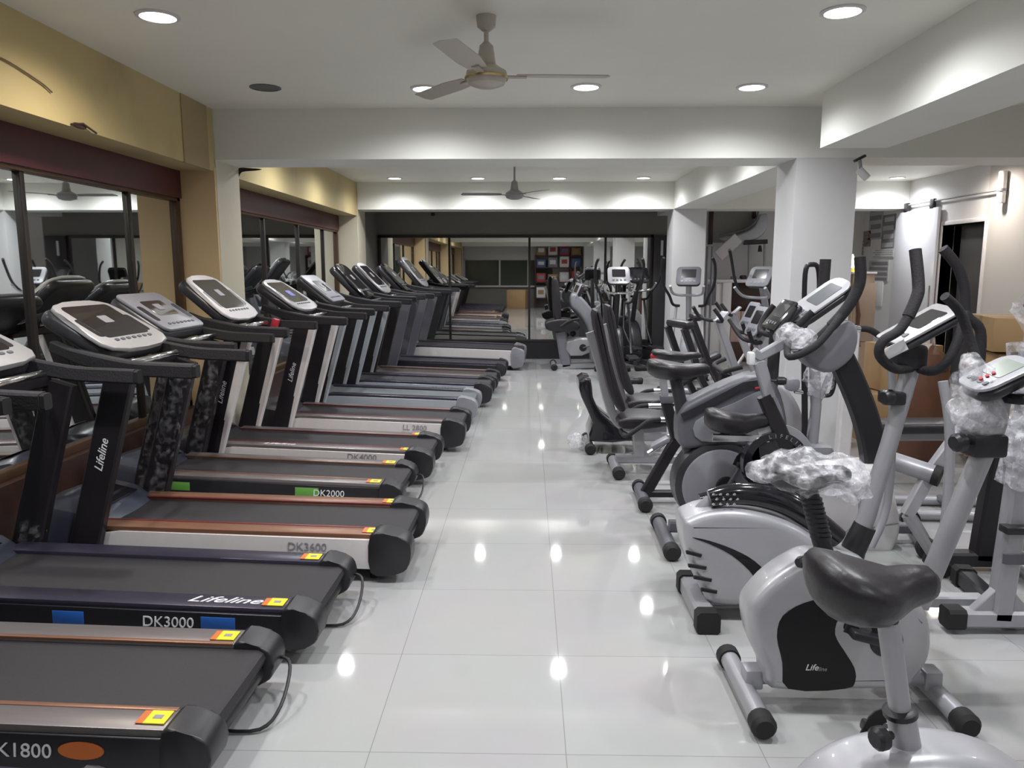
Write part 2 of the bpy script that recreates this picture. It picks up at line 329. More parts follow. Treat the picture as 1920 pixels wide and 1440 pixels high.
for x, y, on in ((-1.9, 9.0, 1), (1.48, 8.95, 1), (-1.9, 7.45, 1), (-.7, 7.45, 0), (.33, 7.42, 1), (1.5, 7.42, 1), (-1.82, 2.4, 1), (-.7, 2.4, 1), (.4, 2.4, 1), (1.52, 2.4, 1), (-1.82, -.1, 1), (1.5, -.1, 1), (-.7, -1.9, 1), (.4, -1.9, 1), (4.0, 7.4, 1), (4.0, 4.4, 1), (4.0, 2.0, 1), (4.0, -1.5, 1)):
    downlight(x, y, 'round ceiling light hidden behind a beam or overhead, seen only in reflections', False, on, 1.0 if x < 3 else .9, 'ceiling lights seen only as reflections')
# ------------------------------------------------------------------ fans
fanm = mat('ivory_fan_enamel', (.50, .46, .40), .3); fang = mat('grey_fan_enamel', (.32, .31, .31), .35); brass = mat('brass_trim', (.55, .42, .2), .25, .8)
def fan(lb, x, y, z, angs, m_, tm):
    t = thing('ceiling_fan', lb, 'fan', (x, y, HC), 0, 'ceiling fans')
    MB().lathe([(.0, 0), (.05, 0), (.045, -.05), (.02, -.07), (.0, -.07)], (x, y, HC)).obj('canopy', m_, t)
    MB().tube([(x, y, HC-.05), (x, y, z+.06)], .012).obj('rod', m_, t)
    MB().lathe([(.014, .17), (.035, .15), (.045, .08), (.05, .05), (.02, .05)], (x, y, z)).obj('cup', m_, t)
    mo = MB().lathe([(.0, .06), (.06, .055), (.10, .03), (.105, 0), (.09, -.03), (.05, -.045), (0, -.048)], (x, y, z)).obj('motor', m_, t)
    MB().lathe([(.106, .008), (.110, 0), (.106, -.008), (.098, 0)], (x, y, z)).obj('trim_band', tm, mo)
    for a in angs:
        a = math.radians(a); F = frame((x, y, z+.01), (math.cos(a), math.sin(a), 0), (-math.sin(a), math.cos(a), .13))
        P = [F @ Vector(p) for p in ((.15, -.045, 0), (.3, -.06, 0), (.6, -.065, 0), (.615, -.03, 0), (.6, .045, 0), (.3, .06, 0), (.15, .045, 0))]
        bl = MB().prism(P, F.to_3x3() @ Vector((0, 0, .005)), .001, 1).obj('blade', m_, t)
        MB().tube([F @ Vector((.08, 0, -.004)), F @ Vector((.2, 0, -.004))], 1, prof=(.018, .004)).obj('blade_bracket', m_, bl)
fan('ivory ceiling fan with gold trim hanging near the camera', -.21, 3.97, 2.40, (4, 130, 257), fanm, brass)
fan('grey ceiling fan in the second bay in front of the far beam', -.16, 9.0, 2.30, (186, 66, 306), fang, fang)
# ------------------------------------------------------------------ treadmills
def treadmill(lb, xr, yc, rz=-1.0, W=.60, L=1.85, hz=.20, rail=darkstrip, side='dark', rtxt=None, txt=None, upr='black', con='silver', ct=1.28, hr=1.02,
              hood=hoodm, stick=(), wrap=(), loop=True, caution=True, belt=beltm, sidetxt_x=-.35, hl=.93, cap=blackp, uptxt=False, lit=False, key=False, detail=2, tilt=2.0):
    xr += .09; a = math.radians(rz); T = Matrix.Translation((xr, yc, 0)) @ Matrix.Rotation(a, 4, 'Z')
    t = thing('treadmill', lb, 'treadmill', (xr, yc, 0), a, 'treadmills lined up along the left wall')
    T2 = T @ Matrix.Rotation(math.radians(tilt), 4, 'Y')
    CUR.append(T2); w = W/2; s_ = L/1.85; X = lambda v: v*s_
    # belt with rolled rear end
    pr = [(X(-1.5), hz-.03), (X(-1.5), hz-.008), (-.03, hz-.008), (-.012, hz-.018), (-.005, hz-.035), (-.012, hz-.055), (-.03, hz-.065), (X(-1.5), hz-.065)]
    MB().prism([(p[0], -w+.095, p[1]) for p in pr], (0, W-.19, 0)).obj('running_belt', belt, t)
    MB().bx(X(-1.72), -.12, -w+.03, w-.03, .045, hz-.05, .01).obj('deck_frame', blackp, t)
    smt = {'dark': blackp, 'white': whites, 'silver': silvers, 'grey': midg}[side]
    for sg in (-1, 1):
        y0, y1 = sorted((sg*(w-.10), sg*(w+.005)))
        P = [(X(-1.5), hz-.014), (X(-1.5), hz+.008), (-.10, hz+.008), (-.07, hz+.002), (-.07, hz-.014)]
        rl = MB().prism([(p[0], y0, p[1]) for p in P], (0, y1-y0, 0), .003, 2).obj('side_rail', {'o': orange}.get(rail, rail), t)
        if rail is not darkstrip:
            ye0, ye1 = sorted((sg*(w-.103), sg*(w-.085))); MB().bx(X(-1.5), -.12, ye0, ye1, hz+.002, hz+.0105, .001).obj('rail_edge', redd if side == 'white' else orange, rl)
        y0, y1 = sorted((sg*(w-.02), sg*(w+.012)))
        P = [(-.12, .065), (-.12, hz-.013), (X(-1.35), hz-.013), (X(-1.5), hz-.035), (X(-1.62), .09), (X(-1.55), .07)]
        MB().prism([(p[0], y0, p[1]) for p in cr([(q[0], 0, q[1]) for q in P], 1, True) for p in [(p[0], p[2])]], (0, y1-y0, 0), .004, 2).obj('side_panel', smt, t)
        y0, y1 = sorted((sg*(w-.105), sg*(w+.02)))
        P = cr([(-.115, 0, hz+.009), (-.05, 0, hz+.010), (.004, 0, hz-.014), (.02, 0, hz-.065), (.004, 0, .085), (-.05, 0, .06), (-.115, 0, .062)] if side == 'dark' else [(-.16, 0, hz+.010), (-.06, 0, hz+.012), (.012, 0, hz-.012), (.03, 0, hz-.07), (.012, 0, .075), (-.05, 0, .045), (-.16, 0, .05)], 3, True)
        MB().prism([(p.x, y0, p.z) for p in P], (0, y1-y0, 0), .008, 3).obj('end_cap', cap, t)
    MB().tube([(-.04, -w+.09, hz-.09), (-.04, w-.09, hz-.09)], .028, 10).obj('rear_roller_cover', blackp, t)
    if detail > 1 and caution:
        for sg in (-1, 1):
            F = frame((-.14, sg*(w-.055), hz+.013), (1, 0, 0), (0, 1, 0))
            s1 = MB().box((-.155, sg*(w-.048), hz+.0115), (.06, .062, .003), 0).obj('caution_sticker', yel, t, label='yellow caution sticker')
            MB().box((-.196, sg*(w-.048), hz+.0112), (.022, .062, .002), 0).obj('sticker_edge', orst, s1)
            MB().box((-.155, sg*(w-.048), hz+.0135), (.026, .018, .001), 0).obj('warning_mark', gyink, s1)
    for kind, sx_, sw, sm_ in stick:
        if kind == 'b': MB().box((sx_, -w-.0135, .145), (sw, .003, .05), .001).obj('side_sticker', sm_, t, label='coloured sticker on the near side')
        else: MB().lathe([(0, 0), (1, 0), (1, .002), (0, .002)], (0, 0, 0), (0, -1, 0), 24)
        if kind == 'o':
            g = MB(); g.prism([(sx_+sw/2*math.cos(q*math.pi/12), -w-.012, .142+.026*math.sin(q*math.pi/12)) for q in range(24)], (0, -.003, 0)); g.obj('side_sticker', sm_, t, label='oval orange sticker on the near side')
    if txt: text(txt[0], txt[1], frame((sidetxt_x, -w-.0145, txt[3] if len(txt) > 3 else .115), (1, 0, 0), (0, 0, 1)), txt[2], t, shear=.05)
    if rtxt: text('Lifeline', rtxt[0], frame((rtxt[1], -w+.05, hz+.0095), (1, 0, 0), (0, 1, 0)), rtxt[2], t, shear=.45, sx=1.4)
    CUR.pop(); CUR.append(T)
    # motor hood
    rings = []
    for x, z0, z1, ww in ((-1.42, .10, hz+.006, .92), (-1.46, .07, hz+.04, .96), (-1.56, .05, hz+.10, .98), (-1.68, .05, hz+.125, 1.0), (-1.80, .05, hz+.105, .98), (-1.86, .06, hz+.05, .92)):
        hw = w*ww; r_ = .05
        rings.append([(X(x), y, z) for y, z in ((-hw, z0), (-hw, z1-r_), (-hw+r_*.4, z1-r_*.3), (-hw+r_*1.4, z1), (0, z1+.012), (hw-r_*1.4, z1), (hw-r_*.4, z1-r_*.3), (hw, z1-r_), (hw, z0))])
    hd = MB().loft(rings).obj('motor_hood', hood, t)
    MB().prism([(X(-1.50), -w*.6, hz+.078), (X(-1.50), w*.6, hz+.078), (X(-1.6), w*.4, hz+.125), (X(-1.6), -w*.4, hz+.125)], (0, 0, .006), .002, 1).obj('hood_inlay', gloss, hd)
    MB().bx(X(-1.9), X(-1.4), -w-.03, w+.03, .02, .06, .01).obj('base_frame', black, t)
    for x in (-1.85, -1.42):
        for sg in (-1, 1): MB().tube([(X(x), sg*w-.02, .024), (X(x), sg*w+.02, .024)], .024, 12).obj('foot', rub, t)
    if detail > 1:
        for sg in (-1, 1): MB().tube([(-.16, sg*(w-.07), .05), (-.16, sg*(w-.07), .0)], .022, 10).obj('foot', rub, t)
    # uprights
    yu = w+.035; zt = hr-.03
    for sg in (-1, 1):
        b0 = Vector((X(-1.54), sg*yu, .03)); b1 = Vector((X(-1.27), sg*yu, zt)); dd = (b1-b0)
        u_ = MB().tube([b0, b0+dd*.08, b0+dd*.5, b1], [1.25, 1.05, 1, 1], prof=(.026, .048) if False else (.066, .026), up=(0, 1, 0)).obj('upright', midg if upr == 'grey' else black, t)
        if upr in ('white', 'silver'):
            off = Vector((.062, 0, -.01)); MB().tube([b0+off+dd*.06, b1+off*1.25-dd*.02], [.75, 1.05], prof=(.028, .03), up=(0, 1, 0)).obj('upright_cover', whites if upr == 'white' else silvers, u_, label='pale cover strip on the upright')
        if uptxt and sg < 0: text('Lifeline', .055, frame(b0+dd*.62+Vector((.0, -.0275, 0)), dd, Vector((-1, 0, .3))), whink, t, shear=.3)
        MB().box(b0+Vector((-.02, 0, .02)), (.2, .065, .07), .02).obj('upright_foot', black, t)
    # console support + handrails
    cb = Vector((X(-1.33), 0, hr+.085)); tp = Vector((X(-1.33)-.31, 0, ct+.02)) ; cw = .50
    for sg in (-1, 1):
        P = cr([(X(-1.33)-.28, sg*(yu-.06), hr+.10), (X(-1.33)-.12, sg*(yu-.01), hr+.055), (X(-1.22), sg*yu, hr+.01), (X(-1.05), sg*yu, hr), (-hl*s_, sg*yu, hr-.005)], 4)
        h = MB().tube(P, [.8]*4+[1]*(len(P)-4), prof=(.026, .032), up=(0, 0, 1)).obj('handrail', foam, t)
        MB().tube([P[-1], P[-1]+Vector((.018, 0, 0))], 1, prof=(.023, .029), up=(0, 0, 1)).obj('rail_end', rub, h)
    MB().tube([(X(-1.36), -yu, hr-.02), (X(-1.36), yu, hr-.02)], 1, prof=(.05, .03), up=(0, 0, 1)).obj('crossbar', black, t)
    # console
    d = (tp-cb); hgt = d.length; F = frame((cb+tp)/2, (0, -1, 0), d) if False else frame((cb+tp)/2, (0, 1, 0), d)
    if (F.to_3x3() @ Vector((0, 0, 1))).z < 0: F = frame((cb+tp)/2, (0, -1, 0), d)
    q = lambda P, z: [F @ Vector((p[0], p[1], z)) for p in P]; nz_ = F.to_3x3() @ Vector((0, 0, 1))
    fm = {'silver': consil, 'white': whitep, 'grey': greyp, 'black': gloss}[con]
    sh = MB().prism(q(rrect(cw*1.06, hgt*1.05, .07), -.085), nz_*.075, .03, 3).obj('console_shell', hoodk, t)
    top = [(-cw/2, -hgt/2), (cw/2, -hgt/2), (cw*.5, hgt*.15), (cw*.38, hgt/2), (-cw*.38, hgt/2), (-cw*.5, hgt*.15)]
    cf = MB().prism(q(cr([(p[0], p[1], 0) for p in top], 4, True) if con != 'grey' else rrect(cw, hgt, .05), -.012), nz_*.022, .008, 2).obj('console_frame', fm, t)
    sc_ = MB().prism(q(rrect(cw*.78, hgt*.72, .03) if con != 'grey' else rrect(cw*.5, hgt*.4, .02), .008), nz_*.004, .001, 1)
    sc_.bm.transform(Matrix.Translation(F.to_3x3() @ Vector((0, hgt*.06, 0)))); sc_.obj('console_screen', screen, t)
    if lit: MB().prism(q(rrect(cw*.22, hgt*.2, .01), .0125), nz_*.002).obj('lit_display', blscreen, t)
    elif detail > 1: MB().prism(q([(p[0], p[1]+hgt*.08) for p in rrect(cw*.16, hgt*.16, .008)], .0125), nz_*.0015).obj('display_window', gyink, t)
    if detail > 1:
        g = MB()
        for i in range(7): g.prism(q([(p[0]+(i-3)*cw*.1, p[1]-hgt*.36) for p in rrect(.03, .016, .006, 2)], .009), nz_*.006, .001, 1)
        g.obj('buttons', midg, t)
        for sg in (-1, 1): MB().prism(q([(p[0]+sg*cw*.41, p[1]-hgt*.06) for p in rrect(.055, hgt*.4, .02, 3)], .007), nz_*.004).obj('tray', blackp, t)
    if key: MB().box((X(-1.33)+.12, yu*.8, hr+.0), (.05, .04, .10), .006, Matrix.Rotation(.3, 3, 'Y')).obj('safety_key', redm, t, label='red safety key tab')
    g = MB().tube([(X(-1.33)+.05, -.2, hr+.02), (X(-1.33)+.10, -.14, hr+.03), (X(-1.33)+.10, .14, hr+.03), (X(-1.33)+.05, .2, hr+.02)], .015); g.obj('front_grip', chrome if con != 'black' else black, t)
    if loop:
        P = cr([(-.10, w-.02, .10), (.02, w-.03, .13), (.07, w-.08, .12), (.075, w-.2, .05), (.03, w-.27, .012), (-.1, w-.28, .012)], 4); MB().tube(P, .006, 8).obj('wire_stand', black, t)
    for kind in wrap:
        sg = -1 if 'n' in kind else 1; b0 = Vector((X(-1.54), sg*yu, .03)); b1 = Vector((X(-1.27), sg*yu, zt)); dd = b1-b0
        k0, k1 = (.02, .34) if 'b' in kind else (.08, .98)
        MB().tube([b0+dd*(k0+(k1-k0)*i/9) for i in range(10)], .062, 12, r2=.75, caps=False, up=(0, 1, 0)).crumple(.022, 26, 1).obj('plastic_wrap', filmt, t, label='crumpled clear plastic wrap on the upright')
    CUR.pop(); return t
treadmill('black treadmill nearest the camera with copper and grey rails and orange oval sticker', -.97, 2.20, W=.58, tilt=1.0, rail=greystrip, txt=('DK1800', .06, whink, .135), sidetxt_x=-.53, stick=(('o', -.345, .13, orst),), ct=1.24, hr=1.0)
treadmill('black treadmill with white script on its near rail and two blue side stickers', -.88, 2.94, W=.56, tilt=1.5, rail=darkstrip, txt=('DK3000', .058, whink, .142), sidetxt_x=-.55, rtxt=(.07, -.36, whink), stick=(('b', -.93, .12, blst), ('b', -.36, .13, blst)), ct=1.24, hr=1.0, wrap=('fb',))
treadmill('treadmill with long white side panel and copper-brown rails, third from the camera', -.66, 3.68, W=.56, tilt=1.2, rail=orange, side='white', txt=('DK3600', .055, gyink, .165), sidetxt_x=-.46, ct=1.27, hr=1.01, wrap=('f',), uptxt=True, loop=False, hz=.225)
treadmill('black treadmill with two green stickers on its near side', -.84, 4.60, W=.55, rail=greystrip, txt=('DK2000', .055, whink, .14), sidetxt_x=-.42, stick=(('b', -1.32, .14, grst), ('b', -.55, .14, grst)), ct=1.29, hr=1.02, con='grey', wrap=('f', 'n'))
treadmill('treadmill with white side panel, red safety tab and big pale-framed console', -.76, 5.33, W=.58, rail=greystrip, side='white', txt=('DK4000', .06, gyink, .178), sidetxt_x=-.46, rtxt=(.055, -1.05, whink), upr='white', con='white', ct=1.38, hr=1.05, uptxt=True, loop=False, hz=.225, key=True, hood=hoodk)
treadmill('treadmill with white side panel and a lit blue console display', -.62, 6.30, rail=greystrip, side='white', txt=('LL 2800', .06, gyink, .185), sidetxt_x=-.38, upr='white', con='silver', ct=1.34, hr=1.06, loop=False, caution=False, hz=.24, lit=True, uptxt=True, L=1.8, hood=hoodk)
treadmill('treadmill with plain silver side and grey slatted belt, sixth from the camera', -.60, 7.42, side='silver', belt=beltg, con='grey', ct=1.38, hr=1.07, loop=False, caution=False, hz=.235, cap=greyp, detail=2, hood=midg, upr='silver')
treadmill('treadmill with grey lettering on its silver side and a glossy black console', -.50, 8.32, side='silver', txt=('LL 4000', .07, gyink, .18), sidetxt_x=-.5, con='black', ct=1.48, hr=1.1, loop=False, caution=False, hz=.235, hood=hoodk, upr='silver')
treadmill('treadmill with dark belt and thin red line along its far rail', -.47, 9.22, rail=greystrip, side='silver', con='silver', ct=1.5, hr=1.12, loop=False, caution=False, hz=.20, hood=hoodk)
treadmill('all black low treadmill next to the large white one', -.39, 10.28, con='black', ct=1.5, hr=1.12, loop=False, caution=False, hz=.215, hood=hoodk, upr='grey')
treadmill('large commercial treadmill with white side panels closest to the back mirror', -.16, 11.45, W=.84, L=2.05, side='white', con='silver', ct=1.6, hr=1.15, loop=False, caution=False, hz=.30, hood=midg, upr='grey', cap=greyp, rz=-2)
for i, (y, c_) in enumerate(((1.42, 'silver'), (.55, 'grey'), (-.35, 'black'), (-1.25, 'silver'), (-2.15, 'white'))):
    o = treadmill(('treadmill just below the picture edge, seen only in the back mirror', 'grey console treadmill level with the camera, seen in the back mirror', 'all black treadmill behind the camera, seen in the back mirror', 'silver console treadmill behind the camera, seen in the back mirror', 'white console treadmill farthest behind the camera, seen in the back mirror')[i], -.92 if i else -1.12, y, side='dark' if i != 3 else 'white', con=c_, ct=1.28, caution=False, loop=False, detail=1, rz=-2)
# ------------------------------------------------------------------ bikes, ellipticals, recumbents
def floor_tube(parent, a, b, r=.033, m_=tubeg, capm=rub, cl=.06, sq=False, name='stabilizer'):
    a, b = Vector(a), Vector(b); d = (b-a).normalized()
    s_ = MB(); s_.tube([a+d*cl, b-d*cl], 1 if sq else r, prof=(r, r) if sq else None, up=(0, 0, 1), seg=16); o = s_.obj(name, m_, parent)
    for p, q in ((a, a+d*cl), (b, b-d*cl)):
        g = MB()
        if sq: g.tube([p, q], 1.2, prof=(r, r), up=(0, 0, 1))
        else: g.tube([p, p+(q-p)*.25, q], [r*.9, r*1.25, r*1.22], 16)
        g.obj('end_cap', capm, o)
    return o
def saddle(parent, c, L=.27, W=.24, m_=vinyl, yaw=0, H=.07, name='saddle', tilt=0):
    c = Vector(c); R = Matrix.Rotation(yaw, 3, 'Z') @ Matrix.Rotation(tilt, 3, 'Y')
    sec = [(-.5, .30, .55, .10), (-.46, .62, .8, .12), (-.36, .9, 1, .06), (-.2, 1, 1, -.02), (-.02, .86, .95, -.08), (.14, .5, .85, -.10), (.3, .32, .7, -.02), (.43, .26, .6, .0), (.5, .16, .4, -.04)]
    rings = []
    for u, w_, h_, dz in sec:
        r = []
        for k in range(16):
            a = 2*math.pi*k/16; y = math.cos(a)*W/2*w_; z = math.sin(a)*H/2*h_*(1.0 if math.sin(a) > 0 else 1.5)
            z += .012*abs(y/(W/2))**2
            r.append(c+R @ Vector((u*L, y, z+dz*.35*H/.07*.3)))
        rings.append(r)
    return MB().loft(rings).obj(name, m_, parent, ang=60)
def knob(parent, p, d, r=.022, m_=blackp, L=.05, name='knob'):
    p, d = Vector(p), Vector(d).normalized()
    g = MB(); g.tube([p, p+d*L*.5], r*.35, 8); g.lathe([(r*.6, L*.4), (r, L*.5), (r, L*.85), (r*.7, L), (0, L)], p, d, 12); return g.obj(name, m_, parent)
def crank(parent, c, y0, y1, ang, r=.15, m_=blackp, name='crank'):
    c = Vector(c); o = None
    MB().lathe([(0, y0-.012), (.05, y0-.01), (.055, y0), (.055, y1), (.05, y1+.01), (0, y1+.012)], (c.x, 0, c.z), (0, 1, 0), 20).obj('hub', m_, parent)
    for y, a, s_ in ((y0-.02, ang, -1), (y1+.02, ang+math.pi, 1)):
        e = Vector((c.x+r*math.cos(a), y, c.z+r*math.sin(a)))
        o = MB().tube([(c.x, y, c.z), e], 1, prof=(.008, .014), up=(0, 1, 0)).obj(name, chrome if m_ is chrome else midg, parent)
        pc = e+Vector((0, s_*.06, 0)); MB().box(pc, (.10, .085, .028), .008, Matrix.Rotation(.25, 3, 'Y')).obj('pedal', blackp, o)
        MB().tube(cr([pc+Vector((-.045, 0, 0)), pc+Vector((-.02, 0, .05)), pc+Vector((.03, 0, .05)), pc+Vector((.05, 0, .0))], 4), 1, prof=(.02, .0025), up=(0, 1, 0)).obj('pedal_strap', rub, o)
def console(parent, c, w, h, nrm, updir, fm=silver, sm=screen, t=.045, rad=.04, mark=True, name='console'):
    # panel with its face along nrm and its top edge towards updir
    nrm = Vector(nrm).normalized(); updir = (Vector(updir)-nrm*Vector(updir).dot(nrm)).normalized(); x = updir.cross(nrm)
    F = Matrix((x, updir, nrm)).transposed().to_4x4(); F.translation = Vector(c)
    q = lambda P, z: [F @ Vector((p[0], p[1], z)) for p in P]
    o = MB().prism(q(rrect(w*.98, h*.98, rad), -t), nrm*t*.8, t*.4, 3).obj(name, hoodk, parent)
    MB().prism(q(rrect(w, h, rad), -.006), nrm*.012, .004, 2).obj('bezel', fm, o)
    MB().prism(q([(p[0], p[1]+h*.12) for p in rrect(w*.6, h*.46, .012)], .004), nrm*.004, .001, 1).obj('display', sm, o)
    if mark:
        g = MB()
        for i in range(4): g.prism(q([(p[0]+(i-1.5)*w*.17, p[1]-h*.3) for p in rrect(w*.1, h*.09, .004, 2)], .005), nrm*.004)
        g.obj('buttons', midg, o)
    return o
def wrapblob(parent, c, d, amp=.02, R=None, f=16):
    return MB().blob(c, d, R, 4).crumple(amp, f).obj('plastic_wrap', filmm, parent, label='crumpled clear plastic film', ang=80)
def wraptube(parent, pts, r, amp=.018, r2=1): 
    return MB().tube(pts, r, 14, r2=r2, caps=False).crumple(amp, 24, 1).obj('plastic_wrap', filmm, parent, label='crumpled clear plastic film', ang=80)
def outline(Y, *pts, n=3): return cr(ats(Y, *pts), n, True)
G = 'exercise bikes and trainers to the right of the aisle'
# --- silver upright bike with the wavy black panel
Y = 2.45; t = thing('exercise_bike', 'silver upright bike with wavy black side panel and film-wrapped saddle', 'exercise bike', (1.05, Y, 0), 0, G)
floor_tube(t, (.745, 2.69, .043), (.742, 2.20, .043)); floor_tube(t, (1.385, 2.69, .043), (1.385, 2.22, .043))
MB().tube([(.76, Y, .085), (1.38, Y, .085)], .028, 16).obj('base_bar', tubeg, t)
for x in (.77, 1.37): MB().bx(x-.03, x+.03, Y-.035, Y+.035, .05, .12, .008).obj('bracket', tubeg, t)
y0 = Y-.085
P = outline(y0, (1442, 1298), (1426, 1262), (1400, 1205), (1393, 1150), (1409, 1120), (1442, 1088), (1491, 1058), (1530, 1046), (1580, 1054), (1640, 1078), (1700, 1108), (1738, 1145), (1752, 1195), (1747, 1240), (1722, 1278), (1696, 1297), (1570, 1299))
b_ = MB().prism([p+Vector((.02, 0, 0))*max(0, min(1, (1.0-p.x)/.25)) for p in P], (0, .15, 0), .038, 5).obj('body_shell', silver, t)
P = outline(y0-.002, (1478, 1292), (1468, 1243), (1457, 1194), (1468, 1155), (1508, 1131), (1561, 1120), (1612, 1122), (1600, 1140), (1573, 1158), (1565, 1190), (1582, 1219), (1602, 1252), (1604, 1276), (1586, 1292))
MB().prism(P, (0, .01, 0), .0015, 1).obj('wavy_panel', panelk, b_, label='wavy glossy black side panel')
text('Life', .03, frame(at(1522, 1252, y0-.0035), (1, 0, 0), (0, 0, 1)), whink, b_, shear=.3, align='CENTER'); text('line', .02, frame(at(1542, 1255, y0-.0035), (1, 0, 0), (0, 0, 1)), gyink, b_, shear=.3)
MB().tube(cr(ats(y0+.004, (1665, 1122), (1700, 1140), (1728, 1168)), 4), .004, 6).obj('groove', midg, b_)
MB().lathe([(0, -.004), (.006, -.003), (.006, .004), (0, .004)], at(1516, 1086, y0+.01), (0, -1, 0), 8).obj('screw', blk_ink, b_)
cx = at(1640, 1180, Y); crank(t, (cx.x, 0, cx.z), y0, Y+.085, math.radians(150), .13)
pst = ats(Y, (1547, 1040), (1532, 985), (1515, 915))
MB().tube(pst, .030, 16).obj('seat_post', black, t)
g = MB()
for i in range(9): q_ = pst[0]+(pst[2]-pst[0])*(.25+.07*i); g.tube([q_, q_+Vector((0, 0, .012))], .034, 14)
g.obj('ribbed_sleeve', blackp, t)
MB().box(at(1556, 1052, Y), (.10, .09, .05), .015).obj('post_bracket', blackp, t); knob(t, at(1530, 1048, Y-.04), (-1, -.5, 0), .02, L=.08)
sc = at(1512, 885, Y); saddle(t, sc, .28, .24); wrapblob(t, sc+Vector((.01, 0, .004)), (.37, .29, .125), .03); wrapblob(t, sc+Vector((.15, .04, -.05)), (.16, .12, .12), .04)
cl = ats(Y, (1722, 1135), (1750, 1070), (1800, 950), (1848, 838)); MB().tube(cl, .034, 16).obj('front_column', tubeg, t)
cl2 = ats(Y, (1848, 838), (1862, 790), (1874, 715)); MB().tube(cl2, 1, prof=(.035, .03), up=(0, 1, 0)).obj('handle_post', tubeg, t)
MB().box(at(1843, 832, Y), (.11, .10, .075), .012).obj('adjuster_collar', blackp, t); knob(t, at(1820, 828, Y-.02), (-1, -.3, 0), .03, L=.07)
console(t, at(1868, 700, Y-.03), .15, .2, (-.45, -.15, .88), (.85, .0, .45), silver, lcd, .05, .05)
g = MB()
for i in range(3): g.lathe([(0, .0), (.006, .0), (.006, .008), (0, .008)], at(1840+i*12, 712-i*5, Y-.075), (-.5, -.3, .8), 8)
g.obj('red_buttons', redm, t, label='three red console buttons')
for sy in (-1, 1):
    MB().tube(cr([at(1874, 745, Y), at(1890, 735, Y)+Vector((0, sy*.12, 0)), at(1905, 690, Y)+Vector((0, sy*.22, 0)), at(1895, 600, Y)+Vector((-.02, sy*.24, 0)), at(1872, 560, Y)+Vector((-.05, sy*.22, 0))], 5), .017, 12).obj('handlebar', foam, t)
wraptube(t, ats(Y, (1855, 800), (1835, 745), (1815, 700)), .06, .03); wrapblob(t, at(1830, 780, Y), (.16, .14, .13), .03); wraptube(t, [at(1905, 700, Y)+Vector((0, -.2, 0)), at(1895, 620, Y)+Vector((0, -.22, 0)), at(1872, 560, Y)+Vector((-.05, -.2, 0))], .05, .02); wrapblob(t, at(1830, 705, Y), (.12, .12, .13), .03)
# --- foreground bike cut off by the picture edge
Y = 1.58; t = thing('exercise_bike', 'closest bike at the bottom right corner with bare black saddle on a tall grey post', 'exercise bike', (.9, Y, 0), 0, G)
sc = at(1640, 1092, Y); saddle(t, sc, .275, .25, H=.11, yaw=.10)
p0, p1, p2 = ats(Y, (1662, 1140), (1688, 1335), (1702, 1412))
MB().tube([p0, p1], .0235, 18).obj('seat_post', tubeg, t); MB().tube([p1, p2+(p2-p1)*.4], .031, 18).obj('seat_tube', tubeg, t); MB().lathe([(.024, -.008), (.036, -.006), (.037, .006), (.026, .012)], p1, p0-p1, 18).obj('collar', black, t)
MB().box(sc+Vector((.01, 0, -.065)), (.07, .07, .04), .01).obj('saddle_clamp', blackp, t)
knob(t, at(1672, 1378, Y-.02), (-1, -.4, 0), .026, L=.05)
y0 = Y-.09; P = [Vector((x, y0, z)) for x, z in ((.66, .10), (.60, .2), (.62, .30), (.70, .375), (.80, .41), (.92, .42), (1.04, .395), (1.14, .33), (1.2, .24), (1.19, .15), (1.12, .09), (.9, .08))]
b_ = MB().prism(cr(P, 3, True), (0, .18, 0), .05, 5).obj('body_shell', silver, t)
MB().prism(cr([Vector((x, y0-.003, z)) for x, z in ((.74, .1), (.73, .25), (.86, .34), (.99, .33), (.92, .24), (1.0, .1))], 3, True), (0, .01, 0), .001, 1).obj('wavy_panel', gloss, b_)
for x in (.58, 1.22): floor_tube(t, (x, Y+.24, .043), (x, Y-.24, .043))
MB().tube([(.58, Y, .08), (1.22, Y, .08)], .028, 14).obj('base_bar', tubeg, t); crank(t, (1.0, 0, .26), y0, Y+.09, -.5, .13)
MB().tube([(1.13, Y, .3), (1.42, Y, 1.0)], .032, 16).obj('front_column', tubeg, t); console(t, (1.42, Y, 1.08), .16, .2, (-.7, 0, .7), (.7, 0, .7))
for sy in (-1, 1): MB().tube(cr([(1.4, Y, .98), (1.4, Y+sy*.12, .99), (1.42, Y+sy*.22, 1.04), (1.36, Y+sy*.23, 1.2)], 5), .016, 12).obj('handlebar', foam, t)
# --- silver elliptical with vents
Y = 3.13; t = thing('elliptical_trainer', 'silver elliptical with slotted vents and tall curved black hand levers', 'elliptical trainer', (1.1, Y, 0), 0, G)
floor_tube(t, (.735, 3.36, .045), (.732, 2.91, .045), .04, sq=True); floor_tube(t, (2.04, 3.46, .045), (1.98, 3.02, .045), .038, blackp, sq=True)
MB().tube([(.75, Y, .06), (1.94, Y, .06)], 1, prof=(.03, .025), up=(0, 0, 1)).obj('base_bar', tubeg, t)
y0 = Y-.11
P = outline(y0, (1336, 1136), (1318, 1110), (1300, 1075), (1286, 1025), (1284, 985), (1300, 972), (1330, 962), (1380, 958), (1440, 968), (1500, 990), (1560, 1030), (1620, 1050), (1640, 1085), (1600, 1130), (1480, 1137), (1400, 1140))
b_ = MB().prism(P, (0, .22, 0), .04, 5).obj('body_shell', silver, t)
P = cr(ats(y0-.0015, (1298, 1008), (1330, 1014), (1375, 1030), (1415, 1052), (1445, 1085), (1430, 1102), (1405, 1070), (1370, 1040), (1330, 1020)), 3, True)
MB().prism(P, (0, .008, 0), .001, 1).obj('black_stripe', gloss, b_, label='curved black stripe')
